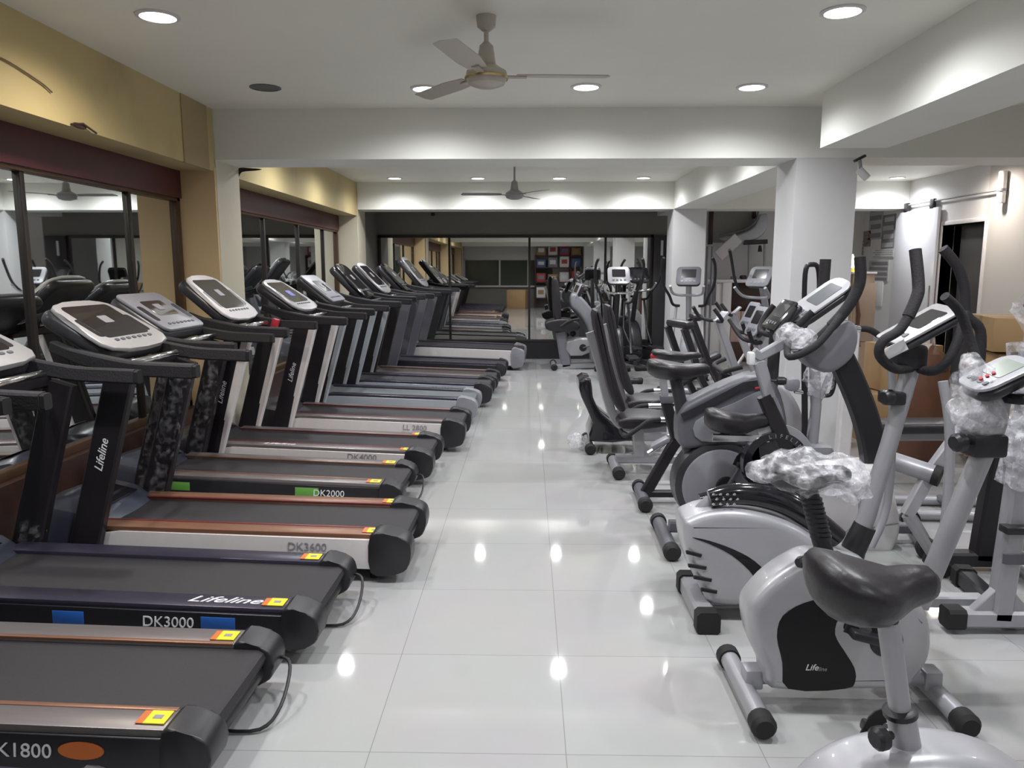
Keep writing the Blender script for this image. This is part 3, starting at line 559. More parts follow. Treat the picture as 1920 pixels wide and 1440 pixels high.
for (a1, a2) in (((1288, 1035), (1315, 1042)), ((1292, 1060), (1324, 1065)), ((1302, 1082), (1334, 1088)), ((1316, 1105), (1344, 1110))):
    q0, q1 = at(*a1, y0), at(*a2, y0); MB().tube([q0+Vector((-.002, .01, 0)), q0+Vector((0, -.001, 0)), q1+Vector((0, -.001, 0))], [.5, 1, .9], prof=(.004, .008), up=(0, 0, 1)).obj('vent_slot', blk_ink, b_)
P = cr(ats(Y-.05, (1330, 935), (1375, 926), (1430, 930), (1480, 946), (1530, 978), (1572, 1010)), 5)
MB().tube(P, [.030+.010*math.sin(i/len(P)*3) for i in range(len(P))], 16, r2=1.3).obj('foot_lever', gloss, t, label='long glossy black foot lever')
MB().tube([p+Vector((0, .16, -.06)) for p in P], .032, 14).obj('foot_lever', gloss, t)
g = MB()
for i in range(4):
    for j in range(3): g.blob(at(1338+i*13+(j % 2)*6, 927+j*9+i*0, Y-.093), (.014, .01, .012), sub=1)
g.obj('grip_studs', chrome, t)
MB().tube(ats(Y, (1310, 965), (1335, 940)), .035, 14).obj('lever_pivot', greyp, t)
cl = ats(Y, (1598, 1040), (1625, 968), (1668, 830), (1708, 690)); MB().tube(cl, [.037, .036, .034, .034], 16).obj('front_column', tubeg, t)
MB().tube(ats(Y, (1594, 1052), (1600, 1030), (1622, 985)), [.05, .05, .046], 16).obj('column_boot', blackp, t)
MB().tube(ats(Y, (1540, 1035), (1600, 1045)), .02, 10).obj('boot_link', blackp, t)
MB().box(at(1672, 745, Y), (.08, .10, .055), .012).obj('adjuster_block', blackp, t); knob(t, at(1682, 743, Y-.03), (-1, -.45, 0), .032, L=.08)
MB().box(at(1700, 668, Y), (.13, .11, .10), .02).obj('console_mount', blackp, t)
console(t, at(1722, 608, Y), .20, .28, (-.50, -.10, .87), (.87, .0, .5), consil, screen, .045, .02)
MB().box(at(1680, 655, Y-.1), (.085, .003, .045), 0, Matrix.Rotation(-.5, 3, 'Y')).obj('hang_tag', paper, t, label='white paper tag on the handlebar')
P = cr(ats(Y-.02, (1716, 468, 3.05), (1722, 530, 3.02), (1718, 560, 3.0), (1690, 615, 2.98), (1655, 640, 2.98), (1650, 668, 3.0), (1680, 692, 3.05), (1715, 688, 3.12)), 5); MB().tube(P, .019, 14).obj('handlebar', foam, t)
MB().tube(P[:14], .023, 14).obj('foam_grip', foam, t)
P = cr(ats(Y, (1715, 688, 3.12), (1750, 696, 3.05), (1780, 672, 3.0), (1802, 620, 3.0), (1810, 585, 3.02)), 5); MB().tube(P, .019, 14).obj('handlebar', foam, t)
P = cr(ats(3.35, (1768, 466), (1795, 500), (1808, 540), (1812, 590), (1838, 620), (1836, 690)), 5); MB().tube(P, .022, 14).obj('moving_lever', foam, t)
for sy in (-.22, .2):
    MB().tube(cr([at(1700, 700, Y)+Vector((.03, sy, 0)), at(1712, 800, Y)+Vector((.02, sy*1.1, 0)), (1.62, Y+sy*1.1, .42), (1.55, Y+sy, .22)], 4), .018, 12).obj('lower_lever', tubeg, t)
# --- dark bike with the grey disc
Y = 3.95; t = thing('exercise_bike', 'charcoal upright bike with round grey disc and crank in a dark ring housing', 'exercise bike', (1.0, Y, 0), 0, G)
floor_tube(t, (.745, 4.22, .045), (.732, 3.68, .045), .036, midg); floor_tube(t, (1.33, 4.2, .045), (1.33, 3.7, .045), .036, midg)
MB().tube([(.76, Y, .10), (1.32, Y, .08)], 1, prof=(.03, .03), up=(0, 0, 1)).obj('base_bar', midg, t)
y0 = Y-.09; ctr = at(1350, 912, y0); rad = (at(1433, 912, y0)-at(1267, 912, y0)).x/2
MB().lathe([(0, .0), (rad*.8, .0), (rad*1.0, .02), (rad*1.02, .05), (rad*1.02, .15), (rad, .17), (0, .18)], (ctr.x, y0, ctr.z), (0, 1, 0), 48).obj('disc_housing', hoodk, t)
MB().lathe([(0, -.006), (rad*.82, -.006), (rad*.86, .0), (0, .002)], (ctr.x, y0, ctr.z), (0, 1, 0), 48).obj('grey_disc', greyp, t, label='round mid-grey disc cover')
crank(t, (ctr.x+.03, 0, ctr.z), y0-.006, Y+.09, math.radians(62), .15)
P = outline(y0+.01, (1282, 842), (1272, 800), (1280, 768), (1305, 748), (1400, 706), (1450, 714), (1472, 760), (1478, 830), (1440, 842), (1350, 836))
MB().prism(P, (0, .16, 0), .03, 4).obj('body_shell', midg, t)
P = cr(ats(y0-.001, (1305, 790), (1380, 755), (1440, 730), (1465, 765), (1466, 815), (1400, 822), (1315, 828)), 3, True); MB().prism(P, (0, .014, 0), .004, 2).obj('grey_side_panel', greyp, t)
MB().tube(ats(y0-.004, (1278, 782), (1330, 756), (1395, 722), (1435, 716)), 1, prof=(.018, .006), up=(0, 1, 0)).obj('top_trim', hoodk, t)
MB().tube(cr(ats(y0-.004, (1415, 728), (1440, 726), (1452, 740)), 4), .008, 8).obj('red_accent', redm, t, label='small red accent')
MB().tube(ats(Y, (1300, 880), (1285, 800), (1266, 705)), [.040, .036, .032], 16).obj('seat_post', hoodk, t)
MB().lathe([(0, 0), (.02, 0), (.02, .004), (.013, .004)], at(1297, 820, Y-.045), (0, -1, 0), 16).obj('round_badge', greyp, t)
saddle(t, at(1272, 690, Y), .32, .24, yaw=0, H=.08)
MB().tube(ats(Y, (1446, 740), (1450, 680), (1454, 620)), .03, 14).obj('front_column', hoodk, t)
console(t, at(1462, 590, Y), .18, .18, (-.75, -.1, .6), (.6, 0, .75), gloss, screen, .05, .02)
for sy in (-1, 1): MB().tube(cr([at(1454, 630, Y), at(1440, 625, Y)+Vector((0, sy*.13, 0)), at(1452, 600, Y)+Vector((0, sy*.17, 0)), at(1470, 575, Y)+Vector((0, sy*.16, 0))], 5), .015, 12).obj('handlebar', foam, t)
# --- spin bike with low saddle and lettered wheel
Y = 3.56; t = thing('spin_bike', 'black spin bike with low saddle, grey seat slider and lettered flywheel', 'exercise bike', (1.15, Y, 0), 0, G)
saddle(t, at(1382, 786, Y), .30, .2, H=.09)
MB().tube(ats(Y, (1335, 819), (1440, 822)), 1, prof=(.022, .018), up=(0, 0, 1)).obj('seat_slider', chrome, t); MB().tube(ats(Y, (1412, 826), (1418, 880), (1425, 960)), 1, prof=(.024, .02), up=(0, 1, 0)).obj('seat_post', tubeg, t); MB().box(at(1378, 808, Y), (.06, .05, .04), .008).obj('saddle_clamp', blackp, t)
nk = ats(Y, (1432, 742), (1458, 800), (1490, 880), (1510, 960)); MB().tube(nk, [.9, 1, 1.05, .9], prof=(.034, .028), up=(0, 1, 0)).obj('frame', black, t)
MB().tube([at(1470, 840, Y), at(1425, 960, Y), at(1380, 1000, Y)], 1, prof=(.03, .025), up=(0, 1, 0)).obj('frame_tube', black, t)
MB().tube(ats(Y, (1442, 745), (1424, 680)), 1, prof=(.027, .022), up=(0, 1, 0)).obj('head_post', tubeg, t); MB().tube(ats(Y, (1412, 660), (1424, 668), (1475, 640)), 1, prof=(.024, .022), up=(0, 1, 0)).obj('stem', tubeg, t)
MB().box(at(1408, 672, Y), (.03, .05, .06), .008).obj('stem_tag', paper, t); knob(t, at(1445, 713, Y-.01), (1, -.5, 0), .02, L=.07)
wc = at(1452, 868, Y); wr = .155
w_ = MB().lathe([(0, -.02), (wr*.75, -.02), (wr*.78, -.028), (wr, -.028), (wr, .028), (wr*.78, .028), (wr*.75, .02), (0, .02)], wc, (0, 1, 0), 48).obj('flywheel', gloss, t)
for i, ch in enumerate('LIFELINE SPIN'):
    a = math.radians(105-i*11); text(ch, .026, frame(wc+Vector((wr*.88*math.cos(a), -.0295, wr*.88*math.sin(a))), (math.sin(a), 0, -math.cos(a)), (math.cos(a), 0, math.sin(a))), gyink, w_, name='rim_letter') if ch != ' ' else None
MB().tube([wc+Vector((wr*1.1*math.cos(a), 0, wr*1.1*math.sin(a))) for a in [math.radians(q) for q in range(-40, 130, 10)]], 1, prof=(.02, .004), up=(0, 1, 0)).obj('wheel_guard', tubeg, t)
for sy in (-1, 1):
    MB().tube(cr([at(1475, 640, Y)+Vector((0, sy*.02, 0)), at(1470, 655, Y)+Vector((-.02, sy*.14, -.02)), at(1500, 640, Y)+Vector((0, sy*.2, 0)), at(1540, 600, Y)+Vector((.02, sy*.17, .03))], 5), .016, 12).obj('handlebar', foam, t)
wrapblob(t, at(1488, 632, Y), (.16, .3, .10), .025)
floor_tube(t, (.98, Y+.1, .04), (.98, Y-.12, .04), .03, black); floor_tube(t, (1.42, Y+.1, .04), (1.42, Y-.12, .04), .03, black); MB().tube([(.98, Y, .06), (1.42, Y, .06)], 1, prof=(.025, .02), up=(0, 0, 1)).obj('base_bar', black, t)
MB().tube([at(1425, 960, Y), (1.1, Y, .08)], 1, prof=(.024, .02), up=(0, 1, 0)).obj('frame_tube', black, t)
# --- white-bodied elliptical with the curved black column
Y = 4.0; t = thing('elliptical_trainer', 'white-bodied elliptical with thick curved black column and oval silver console', 'elliptical trainer', (1.75, Y, 0), 0, G)
cl = cr(ats(Y, (1640, 885), (1634, 830), (1618, 770), (1592, 705), (1565, 650)), 4); MB().tube(cl, 1, prof=(.062, .045), up=(0, 1, 0)).obj('curved_column', blackp, t)
y0 = Y-.13; P = outline(y0, (1480, 1040), (1478, 985), (1500, 925), (1545, 890), (1610, 880), (1665, 882), (1682, 930), (1692, 990), (1680, 1030), (1650, 1058), (1560, 1062))
b_ = MB().prism(P, (0, .26, 0), .04, 4).obj('body_shell', whitep, t)
c0 = at(1555, 955, y0); MB().tube([c0+Vector((.16*math.cos(q*math.pi/18), 0, .16*math.sin(q*math.pi/18))) for q in range(37)], .010, 8).obj('wheel_ring', silver, b_)
MB().tube(ats(y0, (1630, 990), (1685, 980)), .004, 6).obj('groove', greyp, b_)
floor_tube(t, (2.2, 4.28, .05), (2.03, 3.74, .05), .042, midg); floor_tube(t, (1.56, 4.22, .05), (1.56, 3.8, .05), .036, midg); MB().tube([(1.56, Y, .08), (2.1, Y, .08)], 1, prof=(.03, .025), up=(0, 0, 1)).obj('base_bar', midg, t)
MB().prism(cr(ats(Y-.1, (1508, 655), (1555, 622), (1598, 602), (1612, 630), (1600, 672), (1560, 700), (1525, 688)), 3, True), (0, .2, 0), .03, 3).obj('column_head', greyp, t)
console(t, at(1533, 562, Y-.05), .19, .34, (-.55, -.25, .75), (.78, .0, .55), silver, mat('console_grey_lcd', (.12, .13, .14), .2), .05, .07)
P = cr(ats(Y, (1612, 482, 3.75), (1612, 530, 3.74), (1590, 575, 3.74), (1550, 620, 3.75), (1515, 648, 3.78), (1495, 655, 3.85), (1485, 648, 3.93)), 5); MB().tube(P, .022, 14).obj('handlebar', foam, t)
MB().tube(P[:15], .027, 14).obj('foam_grip', foam, t)
P = cr(ats(Y, (1548, 486, 4.3), (1541, 550, 4.3), (1520, 590, 4.28), (1492, 632, 4.2), (1485, 648, 3.93)), 5); MB().tube(P, .022, 14).obj('handlebar', foam, t); MB().tube(P[:7], .03, 14).obj('foam_grip', foam, t)
wrapblob(t, at(1500, 640, 3.85), (.18, .2, .12), .03)
# --- elliptical further back seen between the column and console
Y = 5.0; t = thing('elliptical_trainer', 'grey elliptical in film standing close to the white column', 'elliptical trainer', (1.85, Y, 0), 0, G)
P = cr(ats(Y, (1508, 640), (1508, 560), (1511, 505), (1522, 496), (1534, 503), (1536, 545), (1530, 590)), 4); MB().tube(P, .016, 12).obj('loop_handle', black, t)
MB().tube(ats(Y, (1508, 640), (1509, 800), (1505, 880), (1500, 935)), .02, 12).obj('lever', black, t); MB().tube(ats(Y, (1525, 640), (1530, 760), (1520, 870), (1500, 945)), .035, 14).obj('column', tubeg, t)
MB().tube(cr(ats(Y, (1500, 735), (1545, 742), (1560, 735), (1566, 700), (1560, 680)), 4), .014, 12).obj('side_handle', black, t); MB().tube(ats(Y, (1490, 733), (1545, 742)), .016, 12).obj('cross_handle', chrome, t)
MB().tube(ats(Y, (1560, 690), (1520, 790), (1480, 900)), .018, 12).obj('swing_arm', tubeg, t)
MB().tube(ats(4.75, (1578, 860), (1588, 740), (1598, 612)), 1, prof=(.042, .035), up=(0, 1, 0)).obj('white_post', whitep, t, label='white upright post')
MB().tube(cr(ats(4.75, (1570, 600), (1598, 614), (1630, 618), (1652, 632)), 4), .02, 12).obj('crossbar_grip', foam, t); MB().tube(ats(4.73, (1598, 616), (1612, 618)), .022, 12).obj('chrome_sleeve', chrome, t)
MB().box(at(1485, 720, Y), (.09, .1, .09), .03).obj('pivot_cover', greyp, t); wrapblob(t, at(1535, 700, Y), (.2, .2, .36), .03)
MB().bx(1.55, 2.02, Y-.1, Y+.1, .05, .32, .05).obj('body_shell', greyp, t); floor_tube(t, (1.5, Y+.25, .04), (1.5, Y-.25, .04)); floor_tube(t, (2.0, Y+.25, .04), (2.0, Y-.25, .04))
# --- black A-frame bike
Y = 4.68; t = thing('spin_bike', 'black angular-framed bike whose rear stabilizer stands behind the grey disc bike', 'exercise bike', (.95, Y, 0), 0, G)
floor_tube(t, (.735, 4.92, .045), (.715, 4.46, .045), .036, midg); floor_tube(t, (1.5, 4.92, .045), (1.5, 4.46, .045), .036, midg)
MB().tube(ats(Y, (1208, 928), (1262, 835), (1310, 775)), 1, prof=(.034, .026), up=(0, 1, 0)).obj('frame', black, t)
MB().tube(ats(Y, (1268, 822), (1247, 748)), 1, prof=(.033, .026), up=(0, 1, 0)).obj('seat_tube', black, t); MB().tube(ats(Y, (1248, 752), (1240, 690)), 1, prof=(.022, .02), up=(0, 1, 0)).obj('seat_post', tubeg, t)
MB().box(at(1250, 748, Y), (.08, .07, .05), .01).obj('clamp', midg, t); MB().tube([(.74, Y, .06), (1.5, Y, .06)], 1, prof=(.025, .02), up=(0, 0, 1)).obj('base_bar', black, t)
saddle(t, at(1268, 665, Y), .30, .2, H=.055); MB().blob(at(1233, 668, Y), (.09, .12, .06)).obj('red_saddle_tail', redm, t, label='bright red tail of the saddle')
MB().tube(ats(Y, (1310, 775), (1350, 740), (1360, 700)), 1, prof=(.03, .024), up=(0, 1, 0)).obj('front_column', black, t)
MB().tube(ats(Y, (1215, 850), (1235, 838), (1255, 822)), .016, 10).obj('pedal_arm', chrome, t); MB().box(at(1237, 830, Y-.1), (.12, .09, .03), .01, Matrix.Rotation(-.5, 3, 'Y')).obj('pedal', greyp, t)
wh = at(1345, 860, Y); MB().lathe([(0, -.02), (.2, -.02), (.2, .02), (0, .02)], wh, (0, 1, 0), 36).obj('flywheel', midg, t); MB().tube([wh, (1.5, Y, .06)], 1, prof=(.02, .02), up=(0, 1, 0)).obj('fork', black, t)
for sy in (-1, 1): MB().tube(cr([at(1360, 700, Y), at(1350, 690, Y)+Vector((0, sy*.15, 0)), at(1375, 680, Y)+Vector((0, sy*.2, 0))], 4), .015, 10).obj('handlebar', foam, t)
# --- recumbent bikes
def recumbent(lb, Y, dx, front, st=None):
    st = dx if st is None else st
    # dx: world x of the rear stabilizer
    t = thing('recumbent_bike', lb, 'exercise bike', (dx+.5, Y, 0), 0, 'recumbent exercise bikes')
    floor_tube(t, (st, Y+.24, .045), (st, Y-.24, .045), .036, tubeg); floor_tube(t, (dx+1.25, Y+.24, .045), (dx+1.25, Y-.24, .045), .036, tubeg)
    MB().tube([(st, Y, .10), (dx+1.25, Y, .10)], 1, prof=(.035, .03), up=(0, 0, 1)).obj('main_beam', tubeg, t)
    MB().tube([(dx+.17, Y, .12), (dx+.15, Y, .36)], 1, prof=(.04, .035), up=(0, 1, 0)).obj('seat_pillar', silver, t)
    MB().prism([(dx+.1, Y-.03, .11), (dx+.32, Y-.03, .11), (dx+.2, Y-.03, .22)], (0, .06, 0), .004, 1).obj('gusset', tubeg, t)
    MB().tube(cr([(dx-.20, Y, 1.02), (dx-.13, Y, .80), (dx-.07, Y, .55), (dx+.0, Y, .38), (dx+.12, Y, .33), (dx+.36, Y, .33)], 4), 1, prof=(.032, .024), up=(0, 1, 0)).obj('seat_frame', tubeg, t)
    P = cr([(dx-.185, Y-.17, 1.14), (dx-.13, Y-.17, .85), (dx-.06, Y-.17, .58), (dx-.0, Y-.17, .48), (dx+.045, Y-.17, .50), (dx-.01, Y-.17, .66), (dx-.08, Y-.17, .90), (dx-.14, Y-.17, 1.16)], 3, True); MB().prism(P, (0, .34, 0), .02, 3).obj('seat_back', vinyl, t)
    P = cr([(dx+.02, Y-.19, .36), (dx+.0, Y-.19, .42), (dx+.12, Y-.19, .44), (dx+.34, Y-.19, .43), (dx+.37, Y-.19, .39), (dx+.2, Y-.19, .355)], 3, True); MB().prism(P, (0, .38, 0), .02, 3).obj('seat', vinyl, t)
    for sy in (-1, 1):
        h = MB().tube(cr([(dx+.02, Y+sy*.1, .33), (dx+.04, Y+sy*.25, .32), (dx+.12, Y+sy*.27, .38), (dx+.22, Y+sy*.27, .44), (dx+.44, Y+sy*.27, .44)], 5), .016, 12).obj('side_handle', foam, t)
        MB().tube([(dx+.27, Y+sy*.27, .442), (dx+.37, Y+sy*.27, .442)], .0185, 12).obj('pulse_sensor', chrome, h, label='chrome pulse sensor')
    P = [Vector((dx+a, Y-.09, z)) for a, z in ((.72, .12), (.68, .3), (.78, .48), (1.0, .62), (1.15, .66), (1.28, .5), (1.33, .3), (1.25, .12))]
    b_ = MB().prism(cr(P, 3, True), (0, .18, 0), .04, 4).obj('body_shell', front, t); crank(t, (dx+.9, 0, .3), Y-.09, Y+.09, .4, .13)
    MB().tube([(dx+1.12, Y, .6), (dx+1.0, Y, 1.05)], 1, prof=(.035, .03), up=(0, 1, 0)).obj('console_post', front, t)
    console(t, (dx+.97, Y, 1.1), .28, .22, (-.9, 0, .4), (.4, 0, .9), greyp, screen, .05)
    for sy in (-1, 1): MB().tube(cr([(dx+1.02, Y, .95), (dx+.92, Y+sy*.12, .96), (dx+.86, Y+sy*.2, 1.05)], 4), .015, 10).obj('front_handle', foam, t)
    return t
recumbent('nearer recumbent bike with chrome hand sensors and a silver seat pillar', 5.42, .64, silver)
t = recumbent('second recumbent bike with a black wedge back shell, beyond the nearer one', 6.15, .80, greyp, .50)
Y = 6.15; P = cr(ats(Y-.2, (1087, 716), (1108, 712), (1112, 745), (1128, 775), (1158, 800), (1190, 826), (1105, 828), (1112, 795), (1090, 745)), 2, True); MB().prism(P, (0, .4, 0), .02, 3).obj('back_shell', gloss, t, label='black wedge-shaped back shell')
wrapblob(t, at(1080, 826, Y-.1), (.16, .14, .1), .03)
# far recumbent by the back mirror (grey commercial)
Y = 11.3; t = thing('recumbent_bike', 'grey commercial recumbent bike standing against the back mirror', 'exercise bike', at(1070, 685, Y)*1, 0, 'recumbent exercise bikes'); t.location.z = 0; bpy.context.view_layer.update()
MB().prism(cr(ats(Y-.2, (1036, 527), (1048, 530), (1052, 600), (1040, 603)), 3, True), (0, .4, 0), .03, 3).obj('seat_back', vinyl, t); MB().prism(cr(ats(Y-.22, (1026, 603), (1060, 598), (1086, 606), (1082, 620), (1040, 622), (1024, 616)), 3, True), (0, .44, 0), .03, 3).obj('seat', vinyl, t)
MB().tube(ats(Y, (1052, 622), (1056, 650), (1062, 686)), 1, prof=(.08, .08), up=(0, 1, 0)).obj('seat_pillar', greyp, t); MB().tube(ats(Y, (1036, 688), (1120, 684)), 1, prof=(.08, .04), up=(0, 0, 1)).obj('base_beam', silver, t)
MB().prism(cr(ats(Y-.14, (1072, 552), (1090, 556), (1118, 592), (1130, 625), (1128, 672), (1108, 676), (1104, 620), (1086, 590), (1070, 574)), 3, True), (0, .28, 0), .04, 3).obj('front_shell', greyp, t)
MB().prism(cr(ats(Y-.12, (1062, 640), (1104, 634), (1110, 660), (1070, 668)), 2, True), (0, .24, 0), .03, 3).obj('lower_shell', silver, t)
floor_tube(t, at(1038, 682, Y)+Vector((0, .3, -at(1038, 682, Y).z+.05)), at(1038, 682, Y)+Vector((0, -.3, -at(1038, 682, Y).z+.05)), .04, greyp); floor_tube(t, at(1122, 682, Y)+Vector((0, .3, -at(1122, 682, Y).z+.05)), at(1122, 682, Y)+Vector((0, -.3, -at(1122, 682, Y).z+.05)), .04, greyp)
for sy in (-.26, .26): MB().tube(cr([at(1050, 610, Y)+Vector((0, sy, 0)), at(1066, 600, Y)+Vector((0, sy, 0)), at(1084, 596, Y)+Vector((0, sy, 0))], 3), .02, 10).obj('side_handle', foam, t)
console(t, at(1080, 545, Y), .3, .24, (-.9, -.2, .4), (.4, 0, .9), silver, screen, .06); crank(t, (at(1092, 650, Y).x, 0, .32), Y-.12, Y+.12, .3, .15)
# --- small ellipticals facing the camera at the far end
def far_elliptical(lb, x, Y, colr, conc, levx=.24, top=1.6, ct=1.38, ang=0, lv=foam):
    t = thing('elliptical_trainer', lb, 'elliptical trainer', (x, Y, 0), 0, 'ellipticals at the far end of the aisle')
    CUR.append(Matrix.Translation((x, Y, 0)) @ Matrix.Rotation(ang, 4, 'Z')); M_ = CUR[-1]
    floor_tube(t, (-.26, -.45, .04), (.26, -.45, .04), .035, colr); floor_tube(t, (-.26, .75, .04), (.26, .75, .04), .035, colr)
    MB().tube([(0, -.45, .08), (0, .75, .08)], 1, prof=(.035, .03), up=(0, 0, 1)).obj('base_beam', colr, t)
    P = [Vector((-.09, y, z)) for y, z in ((.25, .08), (.2, .35), (.35, .6), (.55, .68), (.75, .55), (.85, .3), (.8, .1))]; MB().prism(cr(P, 3, True), (.18, 0, 0), .04, 4).obj('body_shell', greyp if colr is not black else blackp, t)
    MB().tube([(0, .5, .5), (0, .35, 1.0), (0, .25, ct-.1)], .036, 14).obj('column', colr, t)
    console(t, (0, .2, ct), .30, .26, (0, -.8, .5), (0, .5, .8), conc, screen, .06, .05)
    g = MB().tube(cr([(-.2, .02, ct-.12), (-.17, .14, ct-.22), (0, .22, ct-.24), (.17, .14, ct-.22), (.2, .02, ct-.12)], 4), .017, 10); g.obj('fixed_handle', chrome if colr is black else colr, t)
    for s_ in (-1, 1):
        MB().tube(cr([(s_*.12, .4, ct-.38), (s_*.20, .36, ct-.36), (s_*levx, .3, ct-.25), (s_*(levx+.07), .2, ct-.1), (s_*(levx+.08), .1, top-.1), (s_*(levx+.05), .02, top)], 5), .018, 10).obj('hand_lever', lv, t)
        MB().tube([(s_*.16, .4, ct-.38), (s_*.19, .32, .55), (s_*.17, .05, .33)], .018, 10).obj('lower_lever', colr, t)
        MB().tube([(s_*.17, .45, .26), (s_*.17, -.4, .26)], 1, prof=(.022, .02), up=(0, 0, 1)).obj('foot_arm', colr, t)
        MB().box((s_*.17, -.12, .30), (.15, .36, .05), .02).obj('foot_plate', blackp, t)
    CUR.pop(); return t
far_elliptical('black elliptical with pale blue-silver console facing down the aisle', 1.22, 10.2, black, silver, top=1.6)
far_elliptical('pale grey elliptical with dark square console in front of the far column', 1.93, 9.4, tubeg, midg, ang=-.3)
far_elliptical('black elliptical with twin tall levers next to the back mirror', 1.72, 11.5, black, gloss, ang=.2)
far_elliptical('grey elliptical with angled black levers left of the white column', 2.45, 8.6, tubeg, greyp, top=1.68, ang=-.9)
# --- leaning black abdominal trainers
def ab_trainer(lb, x, y, rot, m1=black, s=1.0):
    t = thing('abdominal_trainer', lb, 'abdominal trainer', (x, y, 0), rot, 'leaning abdominal trainers')
    CUR.append(Matrix.Translation((x, y, 0)) @ Matrix.Rotation(rot, 4, 'Z') @ Matrix.Scale(s, 4))
    for sy in (-.17, .17): MB().tube([(-.4, sy, .95), (-.22, sy, .5), (.05, sy, .04)], 1, prof=(.028, .03), up=(0, 1, 0)).obj('leaning_rail', m1, t)
    floor_tube(t, (-.3, -.26, .04), (-.3, .26, .04), .032, m1); floor_tube(t, (.45, -.26, .04), (.45, .26, .04), .032, m1)
    MB().tube([(-.3, 0, .05), (.45, 0, .05)], 1, prof=(.03, .025), up=(0, 0, 1)).obj('base_beam', m1, t); MB().tube([(.42, 0, .06), (.2, 0, .55), (.0, 0, 1.02)], 1, prof=(.035, .03), up=(0, 1, 0)).obj('main_post', tubeg, t)
    MB().box((-.25, 0, .52), (.34, .22, .07), .03, Matrix.Rotation(-.5, 3, 'Y')).obj('knee_pad', vinyl, t)
    MB().box((-.36, 0, .98), (.1, .42, .07), .03).obj('arm_pad', vinyl, t)
    for sy in (-.2, .2): MB().tube(cr([(.0, 0, 1.0), (-.06, sy, 1.02), (-.14, sy, 1.12)], 4), .017, 10).obj('handle', foam, t)
    MB().box((.05, 0, 1.05), (.09, .13, .02), .005, Matrix.Rotation(-.8, 3, 'Y')).obj('counter', silver, t)
    CUR.pop()
ab_trainer('black leaning trainer to the left of the white column, nearest the aisle', 1.70, 6.9, .25)
ab_trainer('black leaning trainer between the grey elliptical and the white column', 2.08, 7.85, -.1)
ab_trainer('pale leaning trainer tucked right behind the white column base', 3.1, 7.75, .1, tubeg)
# ------------------------------------------------------------------ right-hand zone and background things
YC = 12.15
def bxp(g, Y0, Y1, a, b, bev=.006):            # box between two pixel corners, from depth Y0 back to Y1
    p, q = at(*a, Y0), at(*b, Y0); return g.bx(min(p.x, q.x), max(p.x, q.x), Y0, Y1, min(p.z, q.z), max(p.z, q.z), bev)
t = thing('display_counter', 'tall pale counter against the back wall between the two columns', 'counter', (3.3, YC, 0))
top = at(1300, 524, YC).z; xa, xb = at(1302, 600, YC).x, 3.95
MB().bx(xa, xb, YC-.03, YB-.01, top-.05, top, .006).obj('countertop', whitep, t)
MB().bx(xa, xa+.42, YC, YC+.06, 0, top-.05).obj('front_panel', whitem, t); MB().bx(xa+.42, xa+.56, YC-.03, YC+.2, 0, top-.05).obj('white_pillar', whitep, t)
MB().bx(xa+.56, xb, YC+.25, YC+.3, top-.55, top-.05).obj('dark_back_board', woodd, t); 
for k in range(5): MB().bx(xa+.58+k*.16, xa+.73+k*.16, YC+.02, YC+.05, .3, top-.5, .004).obj('board', pinkw, t)
MB().bx(xa+.56, xb, YC, YC+.05, .0, .32).obj('plinth', woodd, t)
tag(bxp(MB(), YC-.015, YC-.001, (1308, 533), (1342, 572)).obj('poster_board', mat('slate_grey_board', (.13, .13, .15), .5)), 'slate grey board fixed to the front of the tall counter', 'board')
for i in range(6):
    x = xa+.62+i*.15; d = .028+.006*(i % 3); o = thing('dumbbell', ('leftmost dumbbell on the tall back counter', 'second dumbbell from the left on the back counter', 'third dumbbell from the left on the back counter', 'third dumbbell from the right on the back counter', 'second dumbbell from the right on the back counter', 'rightmost dumbbell on the back counter by the column')[i], 'dumbbell', (x, YC+.12, top), 0, 'dumbbells on the back counter')
    for sy in (-.07, .07): MB().tube([(x, YC+.12+sy-.025, top+d), (x, YC+.12+sy+.025, top+d)], d, 8).obj('weight', blackp if i % 2 else greyp, o)
    MB().tube([(x, YC+.05, top+d), (x, YC+.19, top+d)], .01, 8).obj('bar', chrome, o)
t = thing('home_gym_station', 'grey curved-arm fitness machine on top of the tall back counter', 'fitness machine', (3.6, YC+.2, top))
Yg = YC+.1
MB().prism(cr(ats(Yg, (1352, 446), (1390, 438), (1415, 424), (1424, 404), (1440, 402), (1437, 430), (1420, 448), (1385, 456)), 3, True), (0, .2, 0), .03, 3).obj('curved_arm', silvers, t)
MB().tube(ats(Yg, (1346, 480), (1384, 446)), 1, prof=(.09, .03), up=(0, 1, 0)).obj('slanted_board', whitep, t); MB().tube(cr(ats(Yg-.02, (1350, 442), (1395, 430), (1416, 415), (1422, 395)), 4), .015, 8).obj('dark_edge', midg, t)
MB().tube(ats(Yg, (1395, 455), (1438, 453)), 1, prof=(.04, .035), up=(0, 0, 1)).obj('black_pad', blackp, t)
for px in (1405, 1434): MB().tube([at(px, 456, Yg+.1), Vector((at(px, 500, Yg+.1).x, Yg+.1, top))], .02, 10).obj('leg', tubeg, t)
MB().tube(ats(Yg, (1425, 460), (1425, 472)), [.02, .035], 10).obj('hanging_weight', blackp, t)
t = thing('wall_frame', 'dark open frame on the back wall above the curved machine', 'frame', (3.4, YB, 1.5)); Yf = YB-.05
g = MB()
for a, b in (((1331, 386), (1418, 391)), ((1331, 386), (1336, 458)), ((1412, 386), (1418, 410))): bxp(g, Yf, YB-.005, a, b, .003)
g.obj('frame', woodd, t); bxp(MB(), YB-.02, YB-.004, (1336, 391), (1412, 455)).obj('panel', mat('greyish_panel', (.30, .29, .27), .5), t)
